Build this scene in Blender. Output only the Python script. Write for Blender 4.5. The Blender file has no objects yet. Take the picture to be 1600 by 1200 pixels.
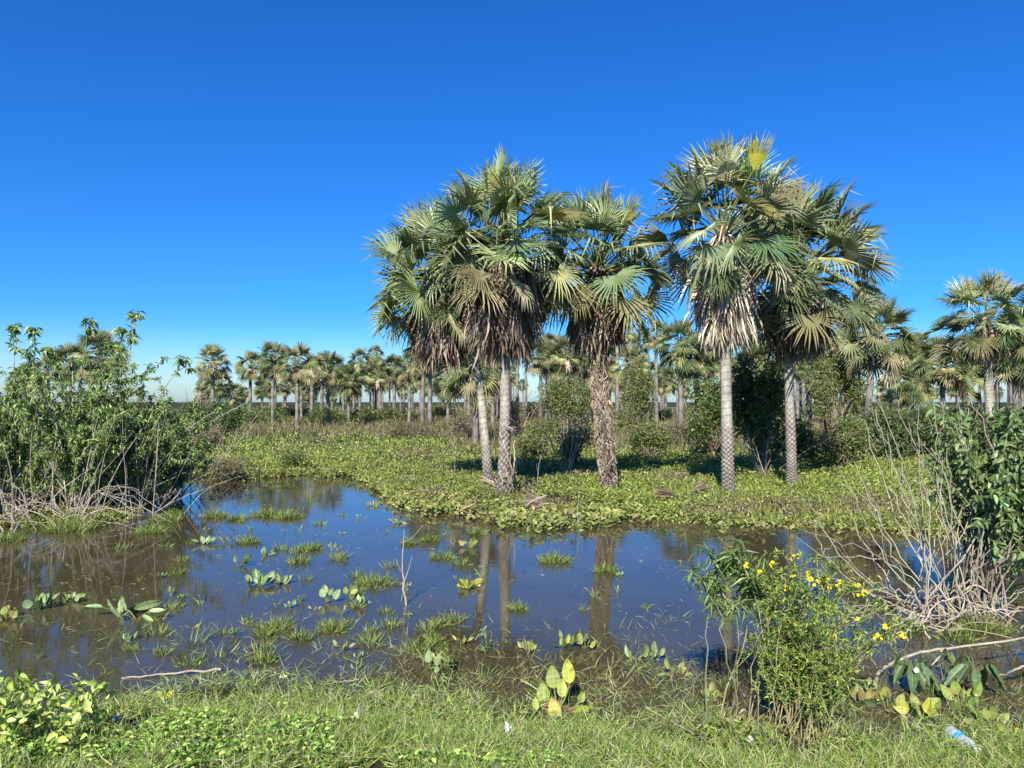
import bpy, math
import numpy as np
from math import radians as R, sin, cos, pi
sc = bpy.context.scene
COL = sc.collection

# ---------------------------------------------------------------- camera
CAM_H = 2.0
LENS = 26.0
TILT = 1.39
cd = bpy.data.cameras.new('camera'); cam = bpy.data.objects.new('camera', cd); COL.objects.link(cam)
cd.lens = LENS; cd.sensor_width = 36; cd.clip_start = 0.05; cd.clip_end = 9000
cam.location = (0, 0, CAM_H); cam.rotation_euler = (R(90 + TILT), 0, 0)
sc.camera = cam

# ---------------------------------------------------------------- light
SUN_EL = 37.0
SUN_ROT = 193.0
w = bpy.data.worlds.new('World'); sc.world = w; w.use_nodes = True
nt = w.node_tree; nt.nodes.clear()
sky = nt.nodes.new('ShaderNodeTexSky'); sky.sky_type = 'NISHITA'; sky.sun_disc = False
sky.sun_elevation = R(SUN_EL); sky.sun_rotation = R(SUN_ROT)
sky.altitude = 0; sky.air_density = 1.0; sky.dust_density = 0.7; sky.ozone_density = 4.0
hs = nt.nodes.new('ShaderNodeHueSaturation'); hs.inputs['Saturation'].default_value = 1.22; hs.inputs['Value'].default_value = 1.0
tn = nt.nodes.new('ShaderNodeMix'); tn.data_type = 'RGBA'; tn.blend_type = 'MULTIPLY'; tn.inputs[0].default_value = 1; tn.inputs[7].default_value = (.265, .60, 1.03, 1)
bg = nt.nodes.new('ShaderNodeBackground'); bg.inputs['Strength'].default_value = 0.08
wo = nt.nodes.new('ShaderNodeOutputWorld')
nt.links.new(sky.outputs[0], hs.inputs['Color']); wtc = nt.nodes.new('ShaderNodeTexCoord'); wsp = nt.nodes.new('ShaderNodeSeparateXYZ'); wmr = nt.nodes.new('ShaderNodeMapRange')
wmr.interpolation_type = 'SMOOTHERSTEP'; wmr.inputs['From Min'].default_value = -.01; wmr.inputs['From Max'].default_value = .135
wti = nt.nodes.new('ShaderNodeMix'); wti.data_type = 'RGBA'; wti.inputs[6].default_value = (.80, .98, 1.22, 1); wti.inputs[7].default_value = (.235, .66, 1.12, 1)
nt.links.new(wtc.outputs['Generated'], wsp.inputs[0]); nt.links.new(wsp.outputs['Z'], wmr.inputs['Value']); nt.links.new(wmr.outputs[0], wti.inputs[0]); nt.links.new(wti.outputs[2], tn.inputs[7])
nt.links.new(hs.outputs[0], tn.inputs[6]); nt.links.new(tn.outputs[2], bg.inputs[0]); nt.links.new(bg.outputs[0], wo.inputs[0])
sd = bpy.data.lights.new('sun', 'SUN'); sun = bpy.data.objects.new('sun', sd); COL.objects.link(sun)
sd.energy = 4.8; sd.angle = R(0.5); sd.color = (1.0, 0.94, 0.84)
from mathutils import Vector
S = Vector((sin(R(SUN_ROT)) * cos(R(SUN_EL)), cos(R(SUN_ROT)) * cos(R(SUN_EL)), sin(R(SUN_EL))))
sun.rotation_euler = (-S).to_track_quat('-Z', 'Y').to_euler(); sun.location = (-10, -10, 20)
vs = sc.view_settings; vs.view_transform = 'Standard'; vs.look = 'None'; vs.exposure = 1.0; vs.gamma = 1.0
sc.cycles.max_bounces = 6; sc.cycles.diffuse_bounces = 3; sc.cycles.glossy_bounces = 3
sc.cycles.transmission_bounces = 4; sc.cycles.transparent_max_bounces = 8
sc.cycles.caustics_reflective = False; sc.cycles.caustics_refractive = False

# ---------------------------------------------------------------- placing helpers
F = 1600 * LENS / 36.0
TT = R(TILT)
def ray(px, py):
    u = (px - 800) / F; v = (600 - py) / F
    return np.array([u, cos(TT) - v * sin(TT), sin(TT) + v * cos(TT)])
def at(px, py, z=0.0):          # point of the plane z that stands there in the photo
    d = ray(px, py); k = (z - CAM_H) / d[2]; return np.array([d[0] * k, d[1] * k, z])
def atY(px, py, Y):             # point at distance Y
    d = ray(px, py); k = Y / d[1]; return np.array([d[0] * k, Y, CAM_H + d[2] * k])

# ---------------------------------------------------------------- mesh accumulators
class G:
    def __init__(s): s.V = []; s.L = []; s.T = []; s.C = []; s.M = []; s.n = 0
    def add(s, v, f, col=(.5, .5, .5), mat=0):
        v = np.asarray(v, float).reshape(-1, 3); f = np.asarray(f, int)
        s.V.append(v); s.L.append((f + s.n).ravel()); s.T.append(np.full(len(f), f.shape[1])); s.M.append(np.full(len(f), mat))
        c = np.asarray(col, float)
        s.C.append(np.tile(c, (len(v), 1)) if c.ndim == 1 else c); s.n += len(v)
    def many(s, tpl, Rm, T, cols, mat=0, post=None):
        v, faces = tpl[:2]; N = len(T)
        if N == 0: return
        W = np.einsum('nij,vj->nvi', Rm, v) + T[:, None, :]
        if post is not None: W = post(W)
        base = s.n
        s.V.append(W.reshape(-1, 3))
        for f in faces:
            idx = (f[None] + (np.arange(N) * len(v))[:, None, None] + base)
            s.L.append(idx.ravel()); s.T.append(np.full(N * len(f), f.shape[1])); s.M.append(np.full(N * len(f), mat))
        cc = np.repeat(cols, len(v), 0)
        if len(tpl) > 2: cc = (cc.reshape(N, len(v), 3) * tpl[2][None]).reshape(-1, 3)
        s.C.append(cc); s.n += N * len(v)
    def build(s, name, mats, parent=None, smooth=False):
        me = bpy.data.meshes.new(name)
        if s.n:
            V = np.concatenate(s.V); L = np.concatenate(s.L); T = np.concatenate(s.T); C = np.concatenate(s.C); M = np.concatenate(s.M)
            me.vertices.add(len(V)); me.vertices.foreach_set('co', V.ravel().astype(np.float32))
            me.loops.add(len(L)); me.loops.foreach_set('vertex_index', L.astype(np.int32))
            me.polygons.add(len(T)); st = np.concatenate([[0], np.cumsum(T)[:-1]])
            me.polygons.foreach_set('loop_start', st.astype(np.int32)); me.polygons.foreach_set('loop_total', T.astype(np.int32))
            me.polygons.foreach_set('material_index', M.astype(np.int32))
            me.polygons.foreach_set('use_smooth', np.full(len(T), bool(smooth)))
            a = me.color_attributes.new('col', 'FLOAT_COLOR', 'POINT')
            a.data.foreach_set('color', np.concatenate([np.clip(C, 0, 1), np.ones((len(C), 1))], 1).ravel().astype(np.float32))
            me.update(calc_edges=True); me.validate()
        for m in (mats if isinstance(mats, (list, tuple)) else [mats]): me.materials.append(m)
        o = bpy.data.objects.new(name, me); COL.objects.link(o)
        if parent: o.parent = parent
        return o

def nrm(v): v = np.asarray(v, float); return v / (np.linalg.norm(v, axis=-1, keepdims=True) + 1e-9)
def frames(f, n, s=1.0):         # local Y -> f, local Z -> n
    f = nrm(f); n = n - (n * f).sum(-1, keepdims=True) * f; n = nrm(n); x = np.cross(f, n)
    M = np.stack([x, f, n], -1); s = np.asarray(s, float)
    return M * (s[:, None, None] if s.ndim else s)
def rndir(rs, n): return nrm(rs.normal(size=(n, 3)))
def spline(pts, n):
    P = np.asarray(pts, float)
    if len(P) == 2: t = np.linspace(0, 1, n)[:, None]; return P[0] * (1 - t) + P[1] * t
    P = np.vstack([2 * P[0] - P[1], P, 2 * P[-1] - P[-2]]); m = len(P) - 3
    out = []
    for t in np.linspace(0, m - 1e-6, n):
        i = int(t); u = t - i; a, b, c, d = P[i:i + 4]
        out.append(0.5 * ((2 * b) + (-a + c) * u + (2 * a - 5 * b + 4 * c - d) * u * u + (-a + 3 * b - 3 * c + d) * u ** 3))
    return np.array(out)
def tube(g, P, r, sides=5, col=(.5, .5, .5), mat=0, cap=True):
    P = np.asarray(P, float); n = len(P); r = np.broadcast_to(np.asarray(r, float), (n,))
    t = nrm(np.gradient(P, axis=0)); ref = np.array([0.31, 0.17, 0.93]) if abs(t[:, 2]).mean() < .8 else np.array([.95, .2, .1])
    x = nrm(np.cross(t, ref)); y = np.cross(t, x)
    a = np.arange(sides) * 2 * pi / sides
    V = P[:, None] + r[:, None, None] * (x[:, None] * np.cos(a)[None, :, None] + y[:, None] * np.sin(a)[None, :, None])
    i = np.arange(n - 1)[:, None] * sides; j = np.arange(sides)[None]; k = (j + 1) % sides
    q = np.stack([i + j, i + k, i + sides + k, i + sides + j], -1).reshape(-1, 4)
    c = np.asarray(col, float)
    if c.ndim == 2: c = np.repeat(c, sides, 0)
    g.add(V.reshape(-1, 3), q, c, mat)

# leaf templates: length 1 along +Y, face +Z
def T_diamond(w): return (np.array([[0, 0, 0], [w / 2, .45, 0], [0, 1, 0], [-w / 2, .45, 0]]), [np.array([[0, 1, 2, 3]])])
def T_fold(w, fold=.25, curl=.2):
    v = np.array([[0, 0, 0], [-w / 2, .4, fold * w], [0, .4, 0], [w / 2, .4, fold * w], [0, 1, -curl]], float)
    return (v, [np.array([[0, 2, 1], [0, 3, 2], [1, 2, 4], [2, 3, 4]])])
def T_oval(w, fold=.2, curl=.25):
    V = []; ts = [0, .18, .42, .68, .88, 1]; ws = [.06, .75, 1, .82, .42, .02]
    for t, k in zip(ts, ws):
        for a in (-1, 0, 1): V.append([a * w / 2 * k, t, fold * w * abs(a) * k - curl * t * t])
    q = [[i * 3 + j, i * 3 + j + 1, (i + 1) * 3 + j + 1, (i + 1) * 3 + j] for i in range(5) for j in range(2)]
    sh = np.array([[1.3 if j == 1 else .92] * 3 for i in range(6) for j in range(3)])
    return (np.array(V, float), [np.array(q)], sh)
def T_blade(w, bend=.3):
    v = np.array([[-w / 2, 0, 0], [w / 2, 0, 0], [-w * .42, .5, -bend * .2], [w * .42, .5, -bend * .2], [0, 1, -bend]], float)
    return (v, [np.array([[0, 1, 3, 2]]), np.array([[2, 3, 4]])])
def T_broad(w, curl=.25, fold=.12, wave=.03, seed=0, notch=0.0):
    rs = np.random.RandomState(seed); n = 10; V = []; W_ = []; A = [-1, -.5, -.07, 0, .07, .5, 1]; nA = 7
    for i in range(n + 1):
        t = i / n; wd = w / 2 * (sin(pi * min(1, t ** .72)) ** .75 if 0 < t < 1 else 0.0) + (.004 if t in (0, 1) else 0)
        for a in A:
            back = notch * (abs(a) ** 1.5) * max(0, 1 - 2.2 * t)
            V.append([a * wd, t - back, fold * w * abs(a) - curl * t * t + wave * rs.normal() * abs(a) - .012 * (a == 0)])
            k = 1.35 if a == 0 else .86 + .22 * (i % 2) + .08 * rs.normal(); brown = np.array([1.15, .80, .75]) if (t > .9 or (abs(a) == 1 and rs.uniform() < .3)) else np.ones(3); W_.append(k * brown)
    q = [[i * nA + j, i * nA + j + 1, (i + 1) * nA + j + 1, (i + 1) * nA + j] for i in range(n) for j in range(nA - 1)]
    return (np.array(V), [np.array(q)], np.array(W_))

def vary(rs, base, n, amt=.25, hue=.1):
    base = np.asarray(base, float); k = np.exp(rs.normal(size=(n, 1)) * amt); h = 1 + rs.normal(size=(n, 3)) * hue
    return np.clip(base[None] * k * h, .004, .85)
def pick(rs, pal, n, amt=.2, hue=.06, p=None):
    pal = np.asarray(pal, float); i = rs.choice(len(pal), n, p=p)
    k = np.exp(rs.normal(size=(n, 1)) * amt); return np.clip(pal[i] * k * (1 + rs.normal(size=(n, 3)) * hue), .004, .85)

# ---------------------------------------------------------------- materials
def mat(name):
    m = bpy.data.materials.new(name); m.use_nodes = True; n = m.node_tree; n.nodes.clear(); return m, n, n.nodes, n.links
def leafmat(name, trans=.3, rough=.5, spec=.35, tint=(1.0, 1.12, .55), blotch=0.0):
    m, n, N, L = mat(name)
    at_ = N.new('ShaderNodeAttribute'); at_.attribute_name = 'col'
    tc = N.new('ShaderNodeTexCoord'); no = N.new('ShaderNodeTexNoise'); no.inputs['Scale'].default_value = 22; no.inputs['Detail'].default_value = 3
    mr = N.new('ShaderNodeMapRange'); mr.inputs['To Min'].default_value = .72; mr.inputs['To Max'].default_value = 1.28
    mx = N.new('ShaderNodeVectorMath'); mx.operation = 'SCALE'
    p = N.new('ShaderNodeBsdfPrincipled'); p.inputs['Roughness'].default_value = rough; p.inputs['Specular IOR Level'].default_value = spec
    tl = N.new('ShaderNodeBsdfTranslucent'); tm = N.new('ShaderNodeVectorMath'); tm.operation = 'MULTIPLY'; tm.inputs[1].default_value = tint
    ms = N.new('ShaderNodeMixShader'); ms.inputs[0].default_value = trans; o = N.new('ShaderNodeOutputMaterial')
    src = mx.outputs[0]
    if blotch:
        nb = N.new('ShaderNodeTexNoise'); nb.inputs['Scale'].default_value = 34; nb.inputs['Detail'].default_value = 5; rb = N.new('ShaderNodeMapRange'); rb.inputs['From Min'].default_value = .60; rb.inputs['From Max'].default_value = .70; rb.inputs['To Max'].default_value = blotch
        xb = N.new('ShaderNodeMix'); xb.data_type = 'RGBA'; xb.inputs[7].default_value = (.17, .12, .045, 1); L.new(tc.outputs['Object'], nb.inputs['Vector']); L.new(nb.outputs['Fac'], rb.inputs['Value']); L.new(rb.outputs[0], xb.inputs[0]); L.new(mx.outputs[0], xb.inputs[6]); src = xb.outputs[2]
    L.new(tc.outputs['Object'], no.inputs['Vector']); L.new(no.outputs['Fac'], mr.inputs['Value'])
    L.new(at_.outputs['Color'], mx.inputs[0]); L.new(mr.outputs[0], mx.inputs['Scale'])
    L.new(src, p.inputs['Base Color']); L.new(src, tm.inputs[0]); L.new(tm.outputs[0], tl.inputs['Color'])
    L.new(p.outputs[0], ms.inputs[1]); L.new(tl.outputs[0], ms.inputs[2]); L.new(ms.outputs[0], o.inputs[0])
    return m
def barkmat(name, scale=30, rough=.85, bump=.5, lo=.6, hi=1.3, stretch=(1, 1, .25)):
    m, n, N, L = mat(name)
    at_ = N.new('ShaderNodeAttribute'); at_.attribute_name = 'col'
    tc = N.new('ShaderNodeTexCoord'); mp = N.new('ShaderNodeMapping'); mp.inputs['Scale'].default_value = stretch
    no = N.new('ShaderNodeTexNoise'); no.inputs['Scale'].default_value = scale; no.inputs['Detail'].default_value = 6; no.inputs['Roughness'].default_value = .65
    mr = N.new('ShaderNodeMapRange'); mr.inputs['From Min'].default_value = .3; mr.inputs['From Max'].default_value = .7; mr.inputs['To Min'].default_value = lo; mr.inputs['To Max'].default_value = hi
    mx = N.new('ShaderNodeVectorMath'); mx.operation = 'SCALE'
    p = N.new('ShaderNodeBsdfPrincipled'); p.inputs['Roughness'].default_value = rough; p.inputs['Specular IOR Level'].default_value = .25
    b = N.new('ShaderNodeBump'); b.inputs['Strength'].default_value = bump; b.inputs['Distance'].default_value = .01; o = N.new('ShaderNodeOutputMaterial')
    L.new(tc.outputs['Object'], mp.inputs[0]); L.new(mp.outputs[0], no.inputs['Vector']); L.new(no.outputs['Fac'], mr.inputs['Value'])
    nb = N.new('ShaderNodeTexNoise'); nb.inputs['Scale'].default_value = 3.2; nb.inputs['Detail'].default_value = 5; nb.inputs['Roughness'].default_value = .7; mb = N.new('ShaderNodeMapRange'); mb.inputs['From Min'].default_value = .35; mb.inputs['From Max'].default_value = .65; mb.inputs['To Min'].default_value = .62; mb.inputs['To Max'].default_value = 1.15
    m2 = N.new('ShaderNodeMath'); m2.operation = 'MULTIPLY'; L.new(tc.outputs['Object'], nb.inputs['Vector']); L.new(nb.outputs['Fac'], mb.inputs['Value']); L.new(mb.outputs[0], m2.inputs[0]); L.new(mr.outputs[0], m2.inputs[1])
    L.new(at_.outputs['Color'], mx.inputs[0]); L.new(m2.outputs[0], mx.inputs['Scale']); L.new(mx.outputs[0], p.inputs['Base Color'])
    L.new(no.outputs['Fac'], b.inputs['Height']); L.new(b.outputs[0], p.inputs['Normal']); L.new(p.outputs[0], o.inputs[0])
    return m
M_PALM = leafmat('palm_leaf', .12, .45, .4)
M_DEAD = leafmat('dead_palm_leaf', .12, .8, .15, (1, .9, .7))
M_LEAF = leafmat('shrub_leaf', .25, .45, .45)
M_BROAD = leafmat('water_plant_leaf', .25, .48, .35, blotch=.8)
M_GRASS = leafmat('grass_blade', .3, .55, .3)
M_FLOWER = leafmat('yellow_petal', .3, .6, .2, (1, .9, .3))
M_BARK = barkmat('palm_bark', 40)
M_TWIG = barkmat('grey_twig', 60, .8, .4, .7, 1.25)

def ground_mat():
    m, n, N, L = mat('marsh_ground')
    tc = N.new('ShaderNodeTexCoord'); geo = N.new('ShaderNodeNewGeometry')
    n1 = N.new('ShaderNodeTexNoise'); n1.inputs['Scale'].default_value = .35; n1.inputs['Detail'].default_value = 8; n1.inputs['Roughness'].default_value = .7
    n2 = N.new('ShaderNodeTexNoise'); n2.inputs['Scale'].default_value = 9; n2.inputs['Detail'].default_value = 8; n2.inputs['Roughness'].default_value = .75
    r1 = N.new('ShaderNodeValToRGB'); e = r1.color_ramp.elements
    e[0].position = .3; e[0].color = (.022, .020, .010, 1); e[1].position = .72; e[1].color = (.075, .085, .025, 1)
    k = r1.color_ramp.elements.new(.5); k.color = (.045, .045, .018, 1)
    r2 = N.new('ShaderNodeValToRGB'); e = r2.color_ramp.elements
    e[0].position = .36; e[0].color = (.25, .25, .25, 1); e[1].position = .62; e[1].color = (1.2, 1.2, 1.2, 1)
    mu = N.new('ShaderNodeMix'); mu.data_type = 'RGBA'; mu.blend_type = 'MULTIPLY'; mu.inputs[0].default_value = 1
    sx = N.new('ShaderNodeSeparateXYZ'); mr = N.new('ShaderNodeMapRange'); mr.inputs['From Min'].default_value = -.05; mr.inputs['From Max'].default_value = .05
    mm = N.new('ShaderNodeMix'); mm.data_type = 'RGBA'; mm.inputs[6].default_value = (.035, .026, .015, 1)
    p = N.new('ShaderNodeBsdfPrincipled'); p.inputs['Roughness'].default_value = .95; p.inputs['Specular IOR Level'].default_value = .15
    b = N.new('ShaderNodeBump'); b.inputs['Strength'].default_value = .8; b.inputs['Distance'].default_value = .08; o = N.new('ShaderNodeOutputMaterial')
    L.new(geo.outputs['Position'], n1.inputs['Vector']); L.new(geo.outputs['Position'], n2.inputs['Vector']); L.new(geo.outputs['Position'], sx.inputs[0])
    L.new(n1.outputs['Fac'], r1.inputs[0]); L.new(n2.outputs['Fac'], r2.inputs[0]); L.new(r1.outputs[0], mu.inputs[6]); L.new(r2.outputs[0], mu.inputs[7])
    L.new(sx.outputs['Z'], mr.inputs['Value']); L.new(mr.outputs[0], mm.inputs[0]); L.new(mu.outputs[2], mm.inputs[7])
    L.new(mm.outputs[2], p.inputs['Base Color']); L.new(n2.outputs['Fac'], b.inputs['Height']); L.new(b.outputs[0], p.inputs['Normal']); L.new(p.outputs[0], o.inputs[0])
    return m
def water_mat():
    m, n, N, L = mat('pond_water')
    geo = N.new('ShaderNodeNewGeometry')
    n1 = N.new('ShaderNodeTexNoise'); n1.inputs['Scale'].default_value = .9; n1.inputs['Detail'].default_value = 5
    r1 = N.new('ShaderNodeValToRGB'); e = r1.color_ramp.elements
    e[0].position = .35; e[0].color = (.044, .038, .019, 1); e[1].position = .7; e[1].color = (.062, .053, .030, 1)
    n2 = N.new('ShaderNodeTexNoise'); n2.inputs['Scale'].default_value = 5; n2.inputs['Detail'].default_value = 3
    mp = N.new('ShaderNodeMapping'); mp.inputs['Scale'].default_value = (.7, 1.6, 1)
    b = N.new('ShaderNodeBump'); b.inputs['Strength'].default_value = .10; b.inputs['Distance'].default_value = .012
    p = N.new('ShaderNodeBsdfPrincipled'); p.inputs['Roughness'].default_value = .015; p.inputs['IOR'].default_value = 1.333
    o = N.new('ShaderNodeOutputMaterial')
    L.new(geo.outputs['Position'], n1.inputs['Vector']); L.new(geo.outputs['Position'], mp.inputs[0]); L.new(mp.outputs[0], n2.inputs['Vector'])
    L.new(n1.outputs['Fac'], r1.inputs[0]); L.new(r1.outputs[0], p.inputs['Base Color']); L.new(n2.outputs['Fac'], b.inputs['Height'])
    L.new(b.outputs[0], p.inputs['Normal']); L.new(p.outputs[0], o.inputs[0])
    return m
def plain(name, col, rough=.5, spec=.5, trans=0.0):
    m, n, N, L = mat(name); p = N.new('ShaderNodeBsdfPrincipled'); o = N.new('ShaderNodeOutputMaterial')
    tc = N.new('ShaderNodeTexCoord'); no = N.new('ShaderNodeTexNoise'); no.inputs['Scale'].default_value = 40; no.inputs['Detail'].default_value = 4
    mr = N.new('ShaderNodeMapRange'); mr.inputs['To Min'].default_value = .8; mr.inputs['To Max'].default_value = 1.15
    mx = N.new('ShaderNodeVectorMath'); mx.operation = 'SCALE'; mx.inputs[0].default_value = col
    L.new(tc.outputs['Object'], no.inputs['Vector']); L.new(no.outputs['Fac'], mr.inputs['Value']); L.new(mr.outputs[0], mx.inputs['Scale'])
    L.new(mx.outputs[0], p.inputs['Base Color'])
    p.inputs['Roughness'].default_value = rough; p.inputs['Specular IOR Level'].default_value = spec; p.inputs['Transmission Weight'].default_value = trans
    L.new(p.outputs[0], o.inputs[0]); return m

# ---------------------------------------------------------------- tagging
def tag(o, label=None, cat=None, group=None, kind=None):
    if label: o['label'] = label
    if cat: o['category'] = cat
    if group: o['group'] = group
    if kind: o['kind'] = kind
    return o
def empty(name, loc, rz=0, sc_=1):
    o = bpy.data.objects.new(name, None); COL.objects.link(o); o.location = loc; o.rotation_euler = (0, 0, rz)
    o.scale = (sc_,) * 3; o.empty_display_size = .1; return o
def copy_tree(root, loc, rz, s, label=None, group=None):
    r = root.copy(); COL.objects.link(r); r.location = loc; r.rotation_euler = (0, 0, rz); r.scale = (s,) * 3 if np.isscalar(s) else s
    if label: r['label'] = label
    if group: r['group'] = group
    for ch in list(root.children):
        c = ch.copy(); COL.objects.link(c); c.parent = r
    return r

# ---------------------------------------------------------------- terrain
FAR = np.array([(-900, 830), (-300, 826), (0, 824), (150, 822), (225, 803), (262, 757), (300, 748), (400, 750), (480, 744), (560, 748), (600, 778), (640, 798), (700, 800),
                (760, 812), (830, 824), (920, 822), (960, 811), (1050, 812), (1130, 822), (1260, 822), (1330, 828), (1450, 834), (1600, 840), (2300, 860)], float)
NEAR = np.array([(-900, 1100), (0, 1092), (110, 1128), (200, 1108), (300, 1084), (400, 1074), (500, 1084), (600, 1100), (750, 1112), (850, 1122), (1000, 1138),
                 (1200, 1160), (1400, 1168), (1600, 1160), (2400, 1160)], float)
FARY = np.array([at(a, b)[1] for a, b in FAR]); NEARY = np.array([at(a, b)[1] for a, b in NEAR])
FT = (FAR[:, 0] - 800) / F; NT = (NEAR[:, 0] - 800) / F
def wob(X, Y, s=1.0):
    return (np.sin(X * 2.1 * s + 1.3 * np.sin(Y * 1.7 * s)) + np.sin(Y * 2.7 * s + 1.1 * np.sin(X * 1.9 * s + 2)) + .5 * np.sin(5.3 * s * X + 4.1 * s * Y)) / 2.5
def shore(X, Y):
    t = X / np.maximum(Y, 3.0)
    return np.interp(t, FT, FARY), np.interp(t, NT, NEARY)
def land(X, Y):
    """signed distance-ish: >0 on far land, near(neg) etc."""
    yf, yn = shore(X, Y); return (Y - yf) + .25 * wob(X, Y, 1.2), (yn - Y) + .08 * wob(X, Y, 2.5)
def hgt(X, Y):
    X = np.asarray(X, float); Y = np.asarray(Y, float)
    df, dn = land(X, Y)
    sm = lambda x: np.clip(x, 0, 1) ** 2 * (3 - 2 * np.clip(x, 0, 1))
    z = -.35 + .35 * sm((df + 1.2) / 1.2) + .14 * sm(df / 2.0) + .02 * wob(X, Y, 1) * sm(df / 2)
    z2 = -.35 + .35 * sm((dn + .7) / .7) + .28 * sm(dn / 1.6) + .015 * wob(X, Y, 3) * sm(dn / .5) + .5 * sm((dn - 1.5) / 3)
    return np.maximum(z, z2)
def axis(segs):
    out = []
    for a, b, st in segs: out += list(np.arange(a, b, st))
    return np.array(out + [segs[-1][1]])
xs = axis([(-4000, -400, 400), (-400, -60, 20), (-60, -16, 1.0), (-16, 16, .16), (16, 60, 1.0), (60, 400, 20), (400, 4000, 400)])
ys = axis([(-400, -20, 40), (-20, 2.5, 1.5), (2.5, 6, .07), (6, 24, .16), (24, 60, .8), (60, 300, 12), (300, 6000, 300)])
XX, YY = np.meshgrid(xs, ys); ZZ = hgt(XX, YY)
g = G(); nx = len(xs); ii = (np.arange(len(ys) - 1)[:, None] * nx + np.arange(nx - 1)[None]).ravel()
g.add(np.stack([XX, YY, ZZ], -1).reshape(-1, 3), np.stack([ii, ii + 1, ii + nx + 1, ii + nx], -1))
tag(g.build('ground', ground_mat(), smooth=True), kind='structure')
g = G(); g.add([(-90, 2.5, 0), (90, 2.5, 0), (90, 30, 0), (-90, 30, 0)], [[0, 1, 2, 3]])
tag(g.build('water', water_mat()), kind='structure')

# ---------------------------------------------------------------- palms
def T_fan(K, spread, r1, cup, seed, droop=0.0, ragged=.1):
    rs = np.random.RandomState(seed); V = [[0, 0, 0]]; A = []; B = []
    d = spread / (K - 1)
    for i in range(K):
        a = -spread / 2 + d * i; jit = rs.normal() * .045; Lf = (1 - .22 * (abs(a) / (spread / 2)) ** 2) * (1 + rs.uniform(-ragged, ragged * .3)) * (rs.uniform(.6, .85) if rs.uniform() < .08 else 1)
        bent = rs.uniform(.15, .45) if rs.uniform() < .14 else 0.0
        zt = cup * .5 - droop * rs.uniform(.5, 1.4); b = len(V); pl = .030
        for (r, hw, z, pz) in ((r1, d * .5 * r1 * .98, cup * r1 * r1, pl), (.70 * Lf, d * .5 * r1 * .86, cup * .5 + droop * -.25, pl * .8)):
            for s in (-1, 0, 1):
                aa = a + (jit if r > r1 else 0)
                V.append([r * sin(aa) + s * hw * cos(aa), r * cos(aa) - s * hw * sin(aa), z - (pz if s == 0 else 0)])
        aa = a + jit * 1.6; V.append([Lf * sin(aa) * (1 - bent * .4), Lf * cos(aa) * (1 - bent * .4), zt - bent])
        A += [[0, b + 1, b], [0, b + 2, b + 1], [b + 3, b + 4, b + 6], [b + 4, b + 5, b + 6]]
        B += [[b, b + 1, b + 4, b + 3], [b + 1, b + 2, b + 5, b + 4]]
    return (np.array(V, float), [np.array(A), np.array(B)])
def T_dead(K, seed, L=1.0, w=.045, spread=.48):
    rs = np.random.RandomState(seed); V = []; A = []; B = []
    for i in range(K):
        a = rs.normal() * spread * .5; bz = rs.normal() * spread * .4; ln = L * rs.uniform(.55, 1.1); ww = w * rs.uniform(.6, 1.3); tw = rs.uniform(0, pi)
        P = [(0, 0, 0), (sin(a) * ln * .35, ln * .35, bz * .35), (sin(a) * ln * .62 + rs.normal() * .02, ln * .75, bz * .55 + rs.normal() * .02), (sin(a) * ln * .7 + rs.normal() * .05, ln, bz * .6)]
        s = np.array([cos(tw), 0, sin(tw)]) * ww / 2; b = len(V)
        for k, (p, m) in enumerate(zip(P, (.5, 1, .8, 0))):
            V += [list(np.array(p) - s * m), list(np.array(p) + s * m)] if m else [list(p)]
        B += [[b, b + 1, b + 3, b + 2], [b + 2, b + 3, b + 5, b + 4]]; A += [[b + 4, b + 5, b + 6]]
    return (np.array(V, float), [np.array(A), np.array(B)])
FANS_HI = [T_fan(27, R(sp), .30, cup, s, dr) for s, (sp, cup, dr) in enumerate([(150, .45, .1), (270, .02, .3), (180, .2, .05), (225, .25, 0), (250, .12, .04), (210, .3, .02), (260, .1, .10), (200, .35, .0), (240, .05, .15)])]
FANS_LO = [T_fan(18, R(sp), .36, cup, 20 + s, dr, .15) for s, (sp, cup, dr) in enumerate([(210, .25, 0), (230, .1, .08), (220, .05, .2)])]
DEAD_HI = [T_dead(18, 40 + s) for s in range(6)]
DEAD_LO = [T_dead(8, 60 + s, 1.0, .09) for s in range(3)]
PAL_PALM = [(.19, .245, .11), (.24, .29, .15), (.14, .185, .08), (.33, .36, .22), (.23, .27, .11), (.36, .37, .18), (.20, .26, .13)]
PAL_DEAD = [(.34, .28, .20), (.25, .19, .13), (.14, .10, .065), (.42, .36, .27), (.20, .155, .11)]
PAL_DEADB = [(.26, .21, .16), (.16, .12, .085), (.09, .066, .046), (.36, .30, .23), (.30, .25, .19)]
PAL_DEADL = [(.50, .43, .34), (.42, .35, .27), (.58, .51, .41), (.26, .20, .145), (.50, .43, .32)]

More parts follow.
